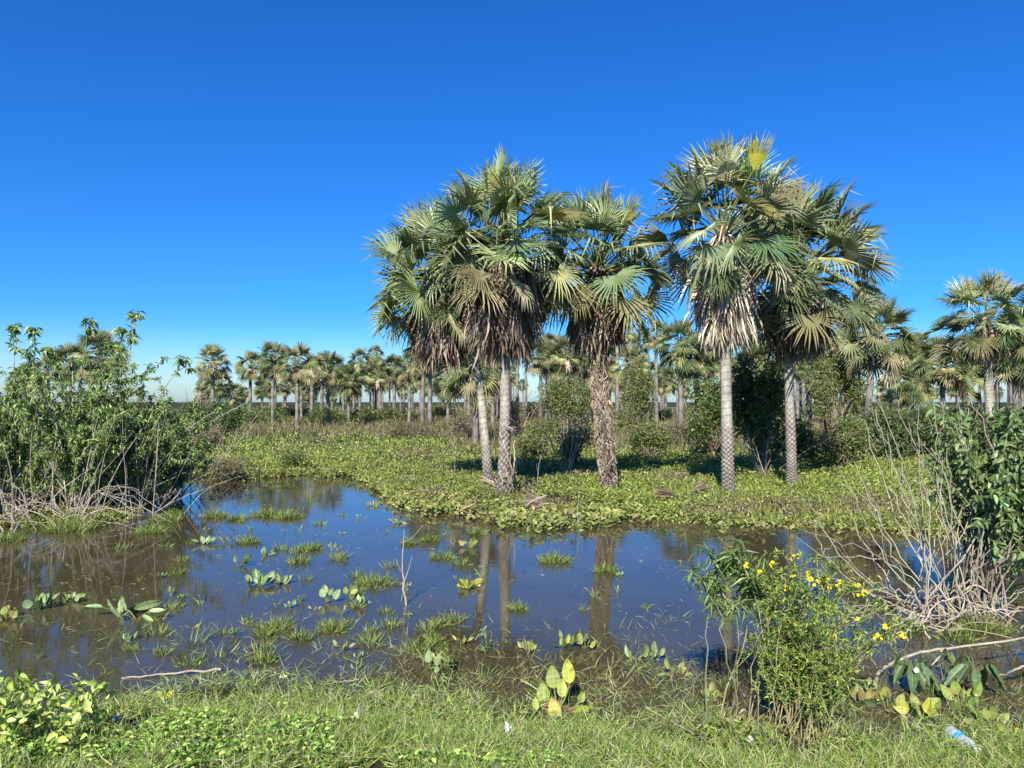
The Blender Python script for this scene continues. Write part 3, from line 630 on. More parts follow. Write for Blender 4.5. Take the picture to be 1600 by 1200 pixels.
# the bare-stemmed tips that stand over the left shrubs
TIPS = [(20, 512, 0, 812), (52, 515, 60, 812), (140, 502, 110, 805), (212, 490, 190, 805), (190, 515, 180, 805), (285, 562, 215, 800), (170, 540, 150, 800), (75, 545, 70, 800)]
for i, (tx, ty, bx_, by_) in enumerate(TIPS):
    b = at(bx_, by_, 0); e = atY(tx, ty, b[1] + .2) - b
    shrub(b, [(e[0], e[1], e[2], .15)], .16, GL, ['tall thin stem with a leaf tuft at the left edge', 'thin stem with a small tuft, second from the left edge', 'stem with a bushy tip above the left shrubs', 'tallest thin stem with a drooping leaf tuft over the left shrubs', 'shorter stem leaning beside the tallest one', 'slender stem rising at the right end of the left shrubs', 'stem whose tuft hangs just over the middle of the left shrubs', 'low tufted stem near the left edge'][i], 450 + i, leafstart=.88, dn=6, twigs=1, tipn=34, name='tall_weed', twl=.25)

def tangle(px0, px1, py, n, seed, labelf, name='dead_branch', Hs=(.1, .8), len_=(1.0, 2.6), group=None, r=.017, col=(.42, .36, .28)):
    rs = np.random.RandomState(seed)
    for i in range(n):
        p = at(rs.uniform(px0, px1), py + rs.uniform(-18, 6), 0); L = rs.uniform(*len_); a = rs.uniform(-.5, .5) + (pi if rs.uniform() < .45 else 0)
        e = np.array([cos(a) * L, sin(a) * L * .5, rs.uniform(0, .25)]); H = rs.uniform(*Hs)
        g = G(); m = e * rs.uniform(.35, .6) + np.array([0, 0, H]); P = spline([(0, 0, -.06), m * .5 + np.array([0, 0, H * .35]), m, e], 16); P[1:-1] += rs.normal(size=(14, 3)) * .014
        c = vary(rs, col, 1, .2, .03)[0]; rr = r * rs.uniform(.5, 1.1); tube(g, P, np.linspace(rr, rr * .35, 16), 5, c)
        for k in range(rs.randint(1, 4)):
            q = P[rs.randint(5, 14)]; d = nrm(e + rndir(rs, 1)[0] * L * .8) * L * rs.uniform(.2, .4); tube(g, spline([q, q + d * .5 + np.array([0, 0, .04]), q + d], 6), np.linspace(rr * .5, rr * .2, 6), 4, c)
        o = g.build(name, M_TWIG, None, True); o.location = p; tag(o, labelf, 'branch', group)
tangle(-40, 140, 826, 40, 61, 'bleached dead branch in the tangle at the foot of the left shrubs', group='bleached dead branches under the left shrubs', r=.011, Hs=(.05, .6), len_=(.8, 2.0), col=(.34, .29, .23))

# ---------------------------------------------------------------- ground cover of the marsh (countless leaves)
def vnoise(X, Y, sc_, seed):
    rs = np.random.RandomState(seed); t = rs.uniform(0, 1, (64, 64)); x = X / sc_; y = Y / sc_; i = np.floor(x).astype(int); j = np.floor(y).astype(int)
    u = x - i; v = y - j; u = u * u * (3 - 2 * u); v = v * v * (3 - 2 * v); g_ = lambda a, b: t[a % 64, b % 64]
    return (g_(i, j) * (1 - u) + g_(i + 1, j) * u) * (1 - v) + (g_(i, j + 1) * (1 - u) + g_(i + 1, j + 1) * u) * v
def sample(rs, n, px0, px1, py0, py1, p=1.0):
    px = rs.uniform(px0, px1, n); py = py0 + (py1 - py0) * rs.uniform(0, 1, n) ** p
    u = (px - 800) / F; v = (600 - py) / F; k = -CAM_H / (sin(TT) + v * cos(TT)); return u * k, (cos(TT) - v * sin(TT)) * k
CB = np.array([(.25, .30, .055), (.17, .225, .04), (.31, .34, .085), (.13, .18, .035)])
CO = np.array([(.17, .19, .055), (.20, .19, .08), (.13, .16, .045), (.24, .21, .11)])
CD = np.array([(.20, .165, .10), (.14, .115, .07), (.27, .23, .15)])
def cover_cols(rs, X, Y):
    n = len(X); m1 = vnoise(X, Y, 2.6, 1) * .6 + vnoise(X, Y, .8, 2) * .4; far = np.clip((Y - 26) / 20, 0, 1)
    q = m1 + .06 + rs.normal(size=n) * .12 - .18 * far
    q = q + .06 + .08 * (X < 0) - .16 * (vnoise(X, Y, 1.7, 9) > .68)
    c = np.where((q > .46)[:, None], CB[rs.randint(4, size=n)], np.where((q > .27)[:, None], CO[rs.randint(4, size=n)], CD[rs.randint(3, size=n)]))
    return np.clip(c * np.exp(rs.normal(size=(n, 1)) * .22), .01, .6)
rs = np.random.RandomState(77)
X, Y = sample(rs, 560000, -250, 1850, 638, 850, .85)
df, dn = land(X, Y); k = (df > -.25) & (rs.uniform(size=len(X)) < np.clip((df + .4) / .8, .1, 1)); X, Y = X[k], Y[k]
k = vnoise(X, Y, .9, 3) * .5 + vnoise(X, Y, .35, 4) * .5 + rs.uniform(-.3, .3, len(X)) > .32; X, Y = X[k], Y[k]; n = len(X)
lump = vnoise(X, Y, 1.4, 5) * vnoise(X, Y, .5, 6)
Z = np.maximum(hgt(X, Y), 0) + rs.uniform(0, 1, n) ** 1.5 * (.05 + .34 * lump) * (1 + .5 * (Y > 22))
s = (.018 + .0026 * Y) * rs.uniform(.45, 1.4, n); c = cover_cols(rs, X, Y)
g = G(); f = nrm(rndir(rs, n) * np.array([1, 1, .75]) + np.array([0, 0, .25])); nn = nrm(rndir(rs, n) * .8 + np.array([0, -.15, 1.0]))
P = np.stack([X, Y, Z], -1); a = Y < 24
g.many(T_fold(.55, .3, .15), frames(f[a], nn[a], s[a]), P[a], c[a]); g.many(T_diamond(.5), frames(f[~a], nn[~a], s[~a]), P[~a], c[~a])
tag(g.build('ground_cover', M_LEAF), 'bright green creeping leaves covering the marsh beyond the pond', 'ground cover', kind='stuff')
# upright weeds and grasses
X, Y = sample(rs, 34000, -250, 1850, 640, 835, 1.0); df, dn = land(X, Y); q = vnoise(X, Y, 3.0, 8) + rs.uniform(-.3, .3, len(X)) + np.clip((Y - 18) / 25, 0, .4)
k = (df > 0) & (q > .5) & ((Y > np.where(X < -2.5, 38, 27)) | (rs.uniform(size=len(X)) < .5)); X, Y = X[k], Y[k]; m = len(X); nb = 8
X = np.repeat(X, nb) + rs.normal(size=m * nb) * .06; Y = np.repeat(Y, nb) + rs.normal(size=m * nb) * .06; n = len(X)
g = G(); f = nrm(rndir(rs, n) * np.array([.42, .42, .1]) + np.array([0, 0, 1])); ln = np.repeat(rs.uniform(.12, .34, m) * np.where(Y[::nb] > np.where(X[::nb] < -2.5, 38, 27), 2.1, .62), nb) * rs.uniform(.6, 1.2, n)
wd = .012 + .0007 * Y
T = T_blade(1.0, .3); v = T[0].copy(); B = []
M = frames(f, rndir(rs, n), 1.0); M = np.stack([M[:, :, 0] * wd[:, None], M[:, :, 1] * ln[:, None], M[:, :, 2] * ln[:, None]], -1)
cc = np.where((rs.uniform(size=n) < .45)[:, None], CD[rs.randint(3, size=n)] * 1.0, CO[rs.randint(4, size=n)]); near_ = (Y < np.where(X < -2.5, 38, 27)) & (rs.uniform(size=n) < .8); cc = np.where(near_[:, None], CB[rs.randint(4, size=n)], cc); cc = cc * np.exp(rs.normal(size=(n, 1)) * .2)
g.many(T, M, np.stack([X, Y, hgt(X, Y)], -1), cc)
tag(g.build('marsh_grass', M_GRASS), 'olive and straw coloured grass standing in the marsh', 'grass', kind='stuff')

# leafy hyacinth mass along the far shore
def shore_mass(px0, px1, dlo, dhi, n, s0, s1, cols, name, lab, cat, seed, zmax=.22, w_=.62):
    rs = np.random.RandomState(seed); px = rs.uniform(px0, px1, n); t = (px - 800) / F; yf = np.interp(t, FT, FARY); Y = yf + rs.uniform(dlo, dhi, n) + .18 * np.sin(px * .11) + .12 * np.sin(px * .31); X = t * Y
    k = vnoise(X, Y, .5, seed) + rs.uniform(-.25, .25, n) > .38; X, Y = X[k], Y[k]; n = len(X)
    f = nrm(rndir(rs, n) * np.array([1, 1, .3]) + np.array([0, 0, .55])); nn = nrm(rndir(rs, n) * .6 + np.array([0, -.4, 1]))
    g = G(); T = [T_broad(w_, .2, .15, .02, q) for q in range(3)]; w3 = rs.randint(3, size=n); P = np.stack([X, Y, np.maximum(hgt(X, Y), 0) + rs.uniform(0, zmax, n)], -1); s = rs.uniform(s0, s1, n); c = pick(rs, cols, n, .18, .05)
    for q in range(3):
        k = w3 == q; g.many(T[q], frames(f[k], nn[k], s[k]), P[k], c[k])
    tag(g.build(name, M_BROAD), lab, cat, kind='stuff')
YG = [(.24, .29, .07), (.17, .23, .05), (.30, .33, .11), (.13, .18, .04), (.27, .24, .11)]
shore_mass(560, 1010, -.55, 1.0, 3600, .045, .12, YG, 'shore_plants', 'mass of yellow-green broad leaves along the middle of the far shore', 'water plants', 21, .15, .5)
shore_mass(1010, 1750, -.5, .5, 1500, .04, .11, YG, 'shore_plants', 'yellow-green leaves along the right part of the far shore', 'water plants', 22, .10, .5)
shore_mass(262, 570, -.5, .6, 1500, .04, .12, YG[:2] + CO.tolist()[:2], 'shore_plants', 'green leaves and weeds along the left part of the far shore', 'water plants', 23, .25, .4)

# ---------------------------------------------------------------- near bank
rs = np.random.RandomState(88)
def blades(n, px0, px1, py0, py1, test, lo, hi, wd, cols, name, lab, cat, lift=0.0, flat=.5, zr=.0, mat_=None, bend=.35, colp=None):
    X, Y = sample(rs, n, px0, px1, py0, py1); k = test(X, Y); X, Y = X[k], Y[k]; n = len(X)
    f = nrm(rndir(rs, n) * np.array([1, 1, .5]) * flat + np.array([0, 0, lift])); ln = rs.uniform(lo, hi, n); wv = wd * rs.uniform(.6, 1.4, n)
    M = frames(f, nrm(rndir(rs, n) + np.array([0, 0, .6])), 1.0); M = np.stack([M[:, :, 0] * wv[:, None], M[:, :, 1] * ln[:, None], M[:, :, 2] * ln[:, None]], -1)
    g = G(); c = pick(rs, cols, n, .2, .06, colp)
    g.many(T_blade(1.0, bend), M, np.stack([X, Y, np.maximum(hgt(X, Y), 0.0) + rs.uniform(0, 1, n) * zr], -1), c)
    tag(g.build(name, mat_ or M_GRASS), lab, cat, kind='stuff')
NB = [(.22, .30, .06), (.29, .36, .09), (.15, .23, .04), (.36, .36, .18), (.10, .15, .03), (.42, .40, .25), (.34, .42, .11), (.20, .33, .06)]
def near_t(a, b, pn=.0):
    def f(X, Y):
        df, dn = land(X, Y); q = vnoise(X, Y, .28, 61) * .6 + vnoise(X, Y, .09, 62) * .4; return (dn > a) & (dn < b) & (rs.uniform(size=len(X)) < np.clip((dn - a) / .35, 0, 1)) & (q + rs.uniform(-.15, .15, len(X)) > pn)
    return f
blades(130000, -120, 1720, 1040, 1330, near_t(-.3, 9, .42), .04, .11, .0046, NB, 'bank_grass', 'short tangled yellow-green grass on the near bank', 'grass', lift=.45, flat=.8, zr=.05, bend=.5)
blades(20000, -120, 1720, 1060, 1300, near_t(-.1, 9, .5), .08, .19, .005, NB[:4], 'long_bank_grass', 'longer green grass blades standing out of the near bank', 'grass', lift=.5, flat=.8, bend=.6)
def herb_t(X, Y):
    df, dn = land(X, Y); px = X / Y * F + 800; q = vnoise(X, Y, .35, 33); return (dn > .1) & (q + .0004 * np.clip(450 - px, -900, 450) + np.clip((dn - .8), -.5, .35) * 1.1 > .74)
X, Y = sample(rs, 36000, -120, 1720, 1060, 1300); k = herb_t(X, Y); X, Y = X[k], Y[k]; n = len(X)
g = G(); f = nrm(rndir(rs, n) * np.array([1, 1, .4]) + np.array([0, 0, .2])); g.many(T_oval(.62, .2, .25), frames(f, nrm(rndir(rs, n) * .5 + np.array([0, -.2, 1])), rs.uniform(.010, .036, n)), np.stack([X, Y, hgt(X, Y) + rs.uniform(0, .09, n)], -1), pick(rs, [(.15, .27, .04), (.22, .33, .06), (.32, .40, .10), (.10, .18, .03)], n, .28, .05))
tag(g.build('bank_herbs', M_BROAD), 'small bright green leaves growing through the grass of the near bank', 'ground cover', kind='stuff')
def wat_t(X, Y):
    df, dn = land(X, Y); px = X / Y * F + 800
    w_ = np.interp(px, [0, 150, 400, 650, 900, 1100, 1600], [.35, .4, .5, .9, 1.1, 1.2, .9]); q = vnoise(X, Y, .3, 41)
    return (dn < 0) & (df < -.2) & (rs.uniform(size=len(X)) < np.exp(-np.abs(dn) / w_ * 1.5) * (.15 + 1.6 * q * q) * .9)
blades(60000, -120, 1720, 960, 1175, wat_t, .04, .13, .0034, [(.20, .26, .07), (.29, .31, .12), (.14, .19, .05), (.36, .35, .20)], 'drowned_grass', 'thin grass blades poking out of the shallow water by the near bank', 'grass', lift=.55, flat=.8, bend=.5)
def wat2(X, Y):
    df, dn = land(X, Y); q = vnoise(X, Y, .7, 51) * .6 + vnoise(X, Y, .25, 52) * .4; return (dn < -.1) & (df < -.1) & (q + rs.uniform(-.2, .2, len(X)) > .56)
blades(20000, -50, 1700, 760, 1130, wat2, .03, .10, .0045, [(.25, .27, .13), (.16, .20, .06), (.36, .34, .24), (.12, .13, .05)], 'floating_debris', 'scattered floating grass stems and leaf bits on the pond', 'debris', lift=.12, flat=1, bend=.25)

# ---------------------------------------------------------------- water plants one by one
def tuft(px, py, wpx, seed, lab, group='grass tufts standing in the pond', h=1.0, cols=((.17, .23, .05), (.12, .17, .035), (.24, .27, .09)), n=None):
    rs = np.random.RandomState(seed); b = at(px, py, 0); b[2] = max(0, hgt(b[0], b[1])) - .01; r = wpx / 2 / F * b[1]; n = n or int(60 + 260 * r / .2 * .6)
    g = G(); a = rs.uniform(0, 2 * pi, n); q = rs.uniform(0, 1, n) ** .6 * r * .8; P = np.stack([np.cos(a) * q, np.sin(a) * q * .8, np.zeros(n)], -1)
    f = nrm(np.stack([np.cos(a) * q / r, np.sin(a) * q / r, np.ones(n) * .9], -1) + rndir(rs, n) * .45); ln = (.35 * r + .05) * h * rs.uniform(.6, 1.4, n) * (1.15 - .4 * q / r); wv = (.004 + .0005 * b[1]) * rs.uniform(.7, 1.3, n)
    M = frames(f, nrm(rndir(rs, n) + np.array([0, 0, .4])), 1.0); M = np.stack([M[:, :, 0] * wv[:, None], M[:, :, 1] * ln[:, None], M[:, :, 2] * ln[:, None]], -1)
    g.many(T_blade(1.0, .45), M, P, pick(rs, cols, n, .2, .06)); o = g.build('grass_tuft', M_GRASS); o.location = b; return tag(o, lab, 'grass tuft', group)
TF = [(335, 808, 42, 'grass tuft in the pond, leftmost of the back row'), (370, 812, 30, 'small grass tuft beside the leftmost one of the back row'), (415, 806, 46, 'round grass tuft third from the left in the back row'),
 (450, 809, 44, 'grass tuft at the right end of the back row'), (388, 848, 36, 'solitary grass tuft below the back row'), (482, 858, 34, 'grass tuft above a smaller one left of the pond middle'), (466, 878, 32, 'small grass tuft just below its twin left of the pond middle'),
 (590, 912, 56, 'dense round grass tuft in open water left of the dead stalk'), (745, 834, 30, 'bright grass tuft close to the palms reflection'), (690, 872, 36, 'spiky grass tuft left of the palms reflection'), (672, 845, 28, 'faint small grass tuft near the far shore plants'),
 (866, 878, 52, 'lively green grass tuft midway across the pond, right of the palm reflections'), (947, 893, 36, 'upright grass tuft on the reflection of the vine wrapped trunk'), (810, 952, 28, 'small grass tuft between the two reflected trunks'),
 (302, 1006, 46, 'tall sparse grass tuft in the water at lower left'), (428, 984, 62, 'wide olive grass tuft at lower left of the pond'), (470, 998, 44, 'low grass tuft touching the wide olive one'), (520, 984, 50, 'full grass tuft right of the wide olive one'),
 (412, 1034, 46, 'grass tuft nearest the bank at lower left'), (560, 948, 20, 'tiny grass tuft below the dense round one'), (112, 828, 90, 'grass tuft under the left shrubs'), (195, 858, 60, 'straggly grass tuft off the left shrubs'), (235, 832, 50, 'green tuft at the right foot of the left shrubs'), (260, 815, 50, 'leafy tuft where the left shrubs meet the water'),
 (640, 850, 24, 'small tuft beside the top of the dead stalk'), (1415, 985, 60, 'grass tuft at the root of the right shrub'), (1530, 985, 90, 'dark grass tuft right of the root tangle'), (345, 1025, 60, 'straggling grass tuft by the long floating stick'), (15, 845, 50, 'grass tuft at the left edge under the shrubs')]
for i, (px, py, wp, lab) in enumerate(TF):
    tuft(px, py, wp * 1.1, 500 + i, lab, h=2.0 if px == 302 else 1.0, n=26 if px in (302, 195, 345) else None)

def broad(px, py, n, ll, lab, seed, pal=YG, w_=.6, up=.9, sp=1.0, notch=0.0, name='water_plant', cat='water plant', group='broad leaved plants in the pond', asparts=False, pet=1.0):
    rs = np.random.RandomState(seed); b = at(px, py, 0); b[2] = max(0, hgt(b[0], b[1])) - .01; root = empty(name, b); tag(root, lab, cat, group); gl = G(); gs = G()
    for i in range(n):
        az = i * 2.4 + rs.normal() * .4; e = rs.uniform(.25, 1.2) * up; L = ll * rs.uniform(.5, 1.3) * pet
        tip = np.array([cos(az) * L * cos(e) * sp, sin(az) * L * cos(e) * sp, max(.02, L * sin(e))]); st = np.array([cos(az), sin(az), 0]) * ll * .12 * rs.uniform()
        tube(gs, spline([st - [0, 0, .02], (st + tip) / 2 + [0, 0, .02], tip], 6), np.linspace(.005, .0035, 6) * (ll / .12) ** .5, 5, vary(rs, (.18, .22, .07), 1)[0])
        f = nrm(tip - st + np.array([0, 0, 1.0]) * ll * rs.uniform(-.5, 1.2)); nn = nrm(np.array([-.1, -.8, .6]) + rndir(rs, 1)[0] * .5); s = ll * rs.uniform(.65, 1.15)
        g = G() if asparts else gl; g.many(T_broad(w_ * rs.uniform(.85, 1.15), rs.uniform(.05, .35), .16, .015, seed + i, notch), frames(f[None], nn[None], np.array([s])), tip[None], pick(rs, pal, 1, .14, .05))
        if asparts: g.build('leaf', M_BROAD, root, True)
    gs.build('leaf_stalks', M_BROAD, root)
    if not asparts: gl.build('leaves', M_BROAD, root, True)
    return root
BL_ = [(.24, .33, .15), (.30, .39, .19), (.18, .26, .09)]
YL = [(.42, .44, .07), (.33, .38, .08), (.24, .31, .07)]
W = [ # px, py, n, leaf length, label, palette, width, up, notch
 (64, 952, 7, .16, 'cluster of upright round leaves near the left edge of the pond', BL_, .8, 1.0, 0), (8, 968, 5, .15, 'round leaves cut by the left edge of the pond', YG, .8, .7, 0), (112, 940, 7, .09, 'low curled leaves right of the round leaf cluster at left', BL_, .6, .8, 0),
 (188, 962, 3, .27, 'two large pale arrow leaves standing in the shadowed water at left', BL_, .42, .5, .25), (215, 968, 2, .24, 'slanted arrow leaf beside the two large ones at left', BL_, .38, .6, .2), (318, 850, 5, .15, 'pale leaf group below the back row of tufts', BL_, .5, .8, .15),
 (405, 915, 8, .17, 'big arrow-leaved plant in open water left of the pond middle', BL_, .62, .8, .25), (440, 912, 4, .15, 'smaller arrow leaves just right of the big arrow-leaved plant', BL_, .6, .9, .25), (418, 868, 5, .14, 'thin arching leaf plant above the big arrow-leaved one', BL_, .5, .7, .2),
 (372, 884, 4, .11, 'three little dark leaves left of the big arrow-leaved plant', GR, .5, .6, 0), (512, 940, 5, .10, 'round leaves in open water, left one of three small groups', BL_, .65, 1.0, 0), (543, 935, 4, .09, 'round leaves in open water, middle one of three small groups', YG, .65, 1.1, 0), (563, 948, 4, .08, 'round leaves in open water, right one of three small groups', BL_, .6, 1.0, 0),
 (730, 918, 9, .14, 'yellow-green floating plant with a yellow leaf in front of the reflected trunks', YL, .75, .55, 0), (733, 855, 6, .10, 'small leaves above the yellow-green floating plant', YG, .6, .6, 0), (825, 843, 7, .13, 'dark spreading leaf plant close to the far shore', GR, .5, .8, 0),
 (825, 1018, 11, .075, 'compact bright rosette in the water left of the dark leaf group', YG, .5, 1.1, 0), (885, 1012, 8, .12, 'dark green leaf group above the large yellow leaved plant', GR + YG[:1], .5, .9, 0), (912, 1012, 5, .12, 'curled leaves right of the dark green leaf group', YG, .55, 1.0, 0),
 (672, 1045, 4, .10, 'oval leaves on stalks left of the small leafy sprout', BL_, .6, 1.1, 0), (995, 1032, 4, .11, 'single pointed leaf in the shallows, left of its neighbour', BL_, .45, 1.0, .1), (1018, 1030, 4, .10, 'pale leaves with a kink in the shallows', BL_, .5, .9, .1), (1055, 1055, 9, .085, 'bright leafy plant in open water left of the tall thin plant', YG, .45, .8, 0),
 (1112, 1095, 12, .065, 'small fresh rosette left of the tall thin plant stems', YG, .55, .9, 0), (1290, 815, 10, .14, 'yellowish lily leaves at the far shore on the right', YL, .85, .6, 0), (1235, 818, 8, .12, 'yellowish leaves at the far shore left of the lily leaves', YL, .7, .6, 0), (1340, 822, 6, .12, 'orange tinted leaves on the far shore at right', [(.34, .25, .07), YG[0]], .6, .8, 0),
 (1440, 1120, 9, .10, 'yellow-green cup shaped leaves in the lower right shallows', YL, .8, .9, 0), (1500, 1100, 12, .11, 'fan of ribbed light leaves above the bottle', YG, .6, .8, 0), (1545, 1135, 8, .12, 'leaf cluster touching the plastic bottle', YG, .55, .7, 0), (1590, 1150, 9, .12, 'bronze and green leaves in the lower right corner', YL + [(.22, .17, .07)], .5, .8, 0), (1388, 1105, 8, .09, 'dull green leaves right of the flowering bush foot', GR + YG, .6, .8, 0),
 (1350, 1095, 9, .10, 'broad leaves low on the right side of the flowering bush', YG, .6, 1.0, 0), (620, 818, 9, .13, 'leafy clump stretching into the pond from the far shore', YG, .45, .7, 0), (585, 790, 9, .14, 'leaf clump at the bend of the far shore', YG, .45, .8, 0),
 (255, 1102, 8, .075, 'yellowing leaf bunch on the near bank at left', YL, .7, .7, 0), (245, 1170, 4, .06, 'pale leaf beside the yellowing bunch', YL, .7, .7, 0), (815, 1180, 5, .08, 'green and yellow leaf by the white plastic scrap', YL + YG, .6, .9, 0), (1160, 1150, 5, .08, 'broad green leaves left of the small white scrap', YG, .6, .9, 0)]
for i, (px, py, n, ll, lab, pal, w_, up, notch) in enumerate(W): broad(px, py, n, ll, lab, 600 + i, pal, w_, up, 1.0, notch, pet=.8) if ll < .12 else broad(px, py, n + 2, ll * .70, lab, 600 + i, pal, w_, up, 1.0, notch, pet=.85)

# the large yellow-green plant by the near bank: every leaf a part
b = at(875, 1105, 0.02); b[2] = max(0, hgt(b[0], b[1])); root = empty('broad_leaved_plant', b); tag(root, 'large plant with big oval yellow-green leaves at the middle of the near bank', 'water plant')
BIG = [(890, 1068, 886, 1032, .42, (.40, .46, .08), 0), (866, 1076, 862, 1042, .5, (.26, .32, .10), .1), (878, 1090, 878, 1062, .45, (.33, .38, .09), 0), (850, 1100, 848, 1068, .5, (.30, .34, .10), .1), (838, 1110, 836, 1090, .4, (.33, .38, .08), -.1),
       (870, 1128, 862, 1092, .42, (.45, .42, .11), -.1), (852, 1118, 845, 1098, .5, (.25, .34, .07), 0), (893, 1124, 918, 1106, .5, (.42, .48, .08), -.05), (925, 1128, 923, 1102, .3, (.28, .34, .09), 0), (898, 1150, 925, 1140, .5, (.30, .36, .08), -.1), (868, 1120, 873, 1108, .5, (.50, .36, .12), -.1), (905, 1098, 912, 1082, .5, (.24, .31, .07), 0)]
rs = np.random.RandomState(71); gs = G()
for i, (x0, y0, x1, y1, wr, c, dy) in enumerate(BIG):
    p = atY(x0, y0, b[1] + dy) - b; e = atY(x1, y1, b[1] + dy + .04) - b; L = np.linalg.norm(e - p) * 1.12
    g = G(); T = T_broad(wr * 1.25, .08, .14, .01, i); f = nrm(e - p); nn = nrm(np.array([rs.normal() * .25, -1, .55]))
    vcol = np.array(c)[None] * T[2]
    v = T[0] @ frames(f[None], nn[None], np.array([L]))[0].T + p; g.add(v, T[1][0], vcol); g.build('leaf', M_BROAD, root, True)
    tube(gs, spline([(rs.normal() * .03, rs.normal() * .03, -.03), p * .5 + [0, 0, -.02 + .02 * rs.normal()], p], 7), np.linspace(.007, .004, 7), 5, (.26, .26, .10))
for i in range(12):
    a = rs.uniform(0, 6.28); tube(gs, spline([(0, 0, 0), (cos(a) * .06, sin(a) * .05, .04), (cos(a) * .12, sin(a) * .1, .01)], 5), .004, 4, vary(rs, (.35, .16, .12), 1)[0])
gs.build('leaf_stalks', M_BROAD, root)
# leafy sprouts
def sprout(px, py, hpx, ll, lab, seed, pal=YG, w_=.2, n=26, lean=0.0, cat='water plant', name='leafy_sprout', group='leafy sprouts in the shallows', stems=1):
    b = at(px, py, 0); b[2] = max(0, hgt(b[0], b[1])) - .01; H = hpx / F * b[1]
    return shrub(b, [(lean + .02 * k, .03 * k, H * (1 - .15 * k), .1) for k in range(stems)], ll, pal, lab, seed, (.25, .28, .12), .25, n / H / stems, name, group, r0=.004, twigs=0, wd=w_, droop=-.1, tipn=8)
sprout(690, 1062, 45, .055, 'small leafy sprout at the edge of the near bank grass', 701, w_=.35, n=50, stems=3); sprout(757, 1020, 30, .07, 'spear leaved sprout in the reflection of the tall palms', 702, w_=.2, n=22)
sprout(640, 965, 10, .04, 'tiny sprout at the foot of the dead stalk', 703); sprout(1480, 1062, 36, .09, 'sprout with drooping leaves under the fallen branch', 704, GR, .35, 16)

# ---------------------------------------------------------------- right leafy shrub with bare stems
def stems_to(g, rs, base, ends, Y0, r, col, n=16):
    for (px, py, mx, my, dy) in ends:
        s = np.array(base) * 0 + rs.normal(size=3) * np.array([.26, .18, .01]); e = atY(px, py, Y0 + dy) - base; m = atY(mx, my, Y0 + dy * .6) - base
        P = spline([s - [0, 0, .08], m, e], n); P[1:-1] += rs.normal(size=(n - 2, 3)) * .016; c = vary(rs, col, 1, .15, .03)[0]; rr = r * rs.uniform(.7, 1.2)
        tube(g, P, np.linspace(rr, rr * .4, n), 6, c)
        for k in range(rs.randint(0, 3)):
            q = P[rs.randint(6, n - 1)]; d = nrm(nrm(e) * .8 + rndir(rs, 1)[0] * .6 + [0, 0, .3]) * rs.uniform(.15, .45); tube(g, spline([q, q + d * .5 + rs.normal(size=3) * .02, q + d], 5), np.linspace(rr * .4, rr * .2, 5), 5, c)
b = at(1475, 962, 0); rs = np.random.RandomState(91)
st = [(.30 + rs.normal() * .36, rs.normal() * .35, rs.uniform(.8, 1.95), .1) for _ in range(44)]
GRt = [(.10, .16, .05), (.14, .20, .065), (.19, .25, .10), (.07, .12, .035)]
bb_ = b + np.array([.35, .1, 0])
RS = shrub(bb_, st, .082, GRt, 'leafy shrub with a fan of bleached bare stems at the right side of the pond', 92, (.27, .245, .18), .50, 32, r0=.0075, twigs=3, wd=.46, droop=.9, tipn=8)
g = G(); off = b - bb_
ENDS = [(1350, 655, 1405, 820, 0), (1368, 640, 1400, 740, .3), (1372, 622, 1432, 800, -.2), (1402, 640, 1470, 780, .2), (1436, 632, 1440, 780, .1), (1458, 622, 1470, 760, -.1), (1470, 628, 1482, 770, .3), (1490, 655, 1520, 800, 0), (1512, 612, 1560, 780, -.3), (1310, 728, 1372, 850, 0), (1334, 720, 1390, 840, .4), (1262, 775, 1330, 885, -.1), (1262, 815, 1320, 900, -.2), (1258, 830, 1370, 868, 0), (1285, 870, 1390, 880, .2), (1330, 925, 1410, 925, -.3), (1400, 700, 1450, 850, .1), (1550, 665, 1530, 820, .2), (1590, 700, 1545, 850, .1), (1420, 660, 1452, 800, -.3), (1445, 690, 1465, 830, .5), (1528, 640, 1500, 800, .3), (1390, 760, 1440, 870, -.1), (1480, 700, 1490, 850, -.2), (1355, 790, 1420, 900, .1), (1320, 790, 1380, 900, .3), (1300, 850, 1380, 920, .1), (1560, 760, 1530, 870, -.2), (1600, 820, 1550, 900, -.1), (1640, 780, 1560, 880, .1)]
stems_to(g, rs, b, ENDS, b[1], .0080, (.36, .33, .25)); stems_to(g, rs, b, [(x + rs.normal() * 30, y + rs.normal() * 30, u + rs.normal() * 22, v + rs.normal() * 12, d_) for x, y, u, v, d_ in ENDS[::3]], b[1], .006, (.36, .31, .23)); o = g.build('bare_stems', M_TWIG, RS, True); o.location = off
g = G()
for i in range(24):
    a = rs.uniform(0, 6.28); L = rs.uniform(.2, .75); p = np.array([rs.normal() * .18, rs.normal() * .15, -.03]); e = p + np.array([cos(a) * L, sin(a) * L * .7, rs.uniform(-.05, .12)]); m = (p + e) / 2 + [0, 0, rs.uniform(.08, .30)]
    P = spline([p, m, e], 12); P[1:-1] += rs.normal(size=(10, 3)) * .012; tube(g, P, np.linspace(rs.uniform(.008, .018), .004, 12), 6, vary(rs, (.22, .175, .125), 1, .4, .04)[0])
o = g.build('roots', M_TWIG, RS, True); o.location = off + np.array([.12, 0, 0])
# leaning bare branches reaching from that shrub over the water
tangle(1330, 1470, 1000, 9, 93, 'bare bleached branch fallen in the water left of the right hand shrub', group='fallen bare branches by the right shrub', len_=(.5, 1.1), Hs=(.05, .25), r=.009)
tangle(1500, 1620, 985, 8, 94, 'dead stick lying right of the root tangle', group='dead sticks at the right edge', len_=(.4, .9), Hs=(.02, .15), r=.011)

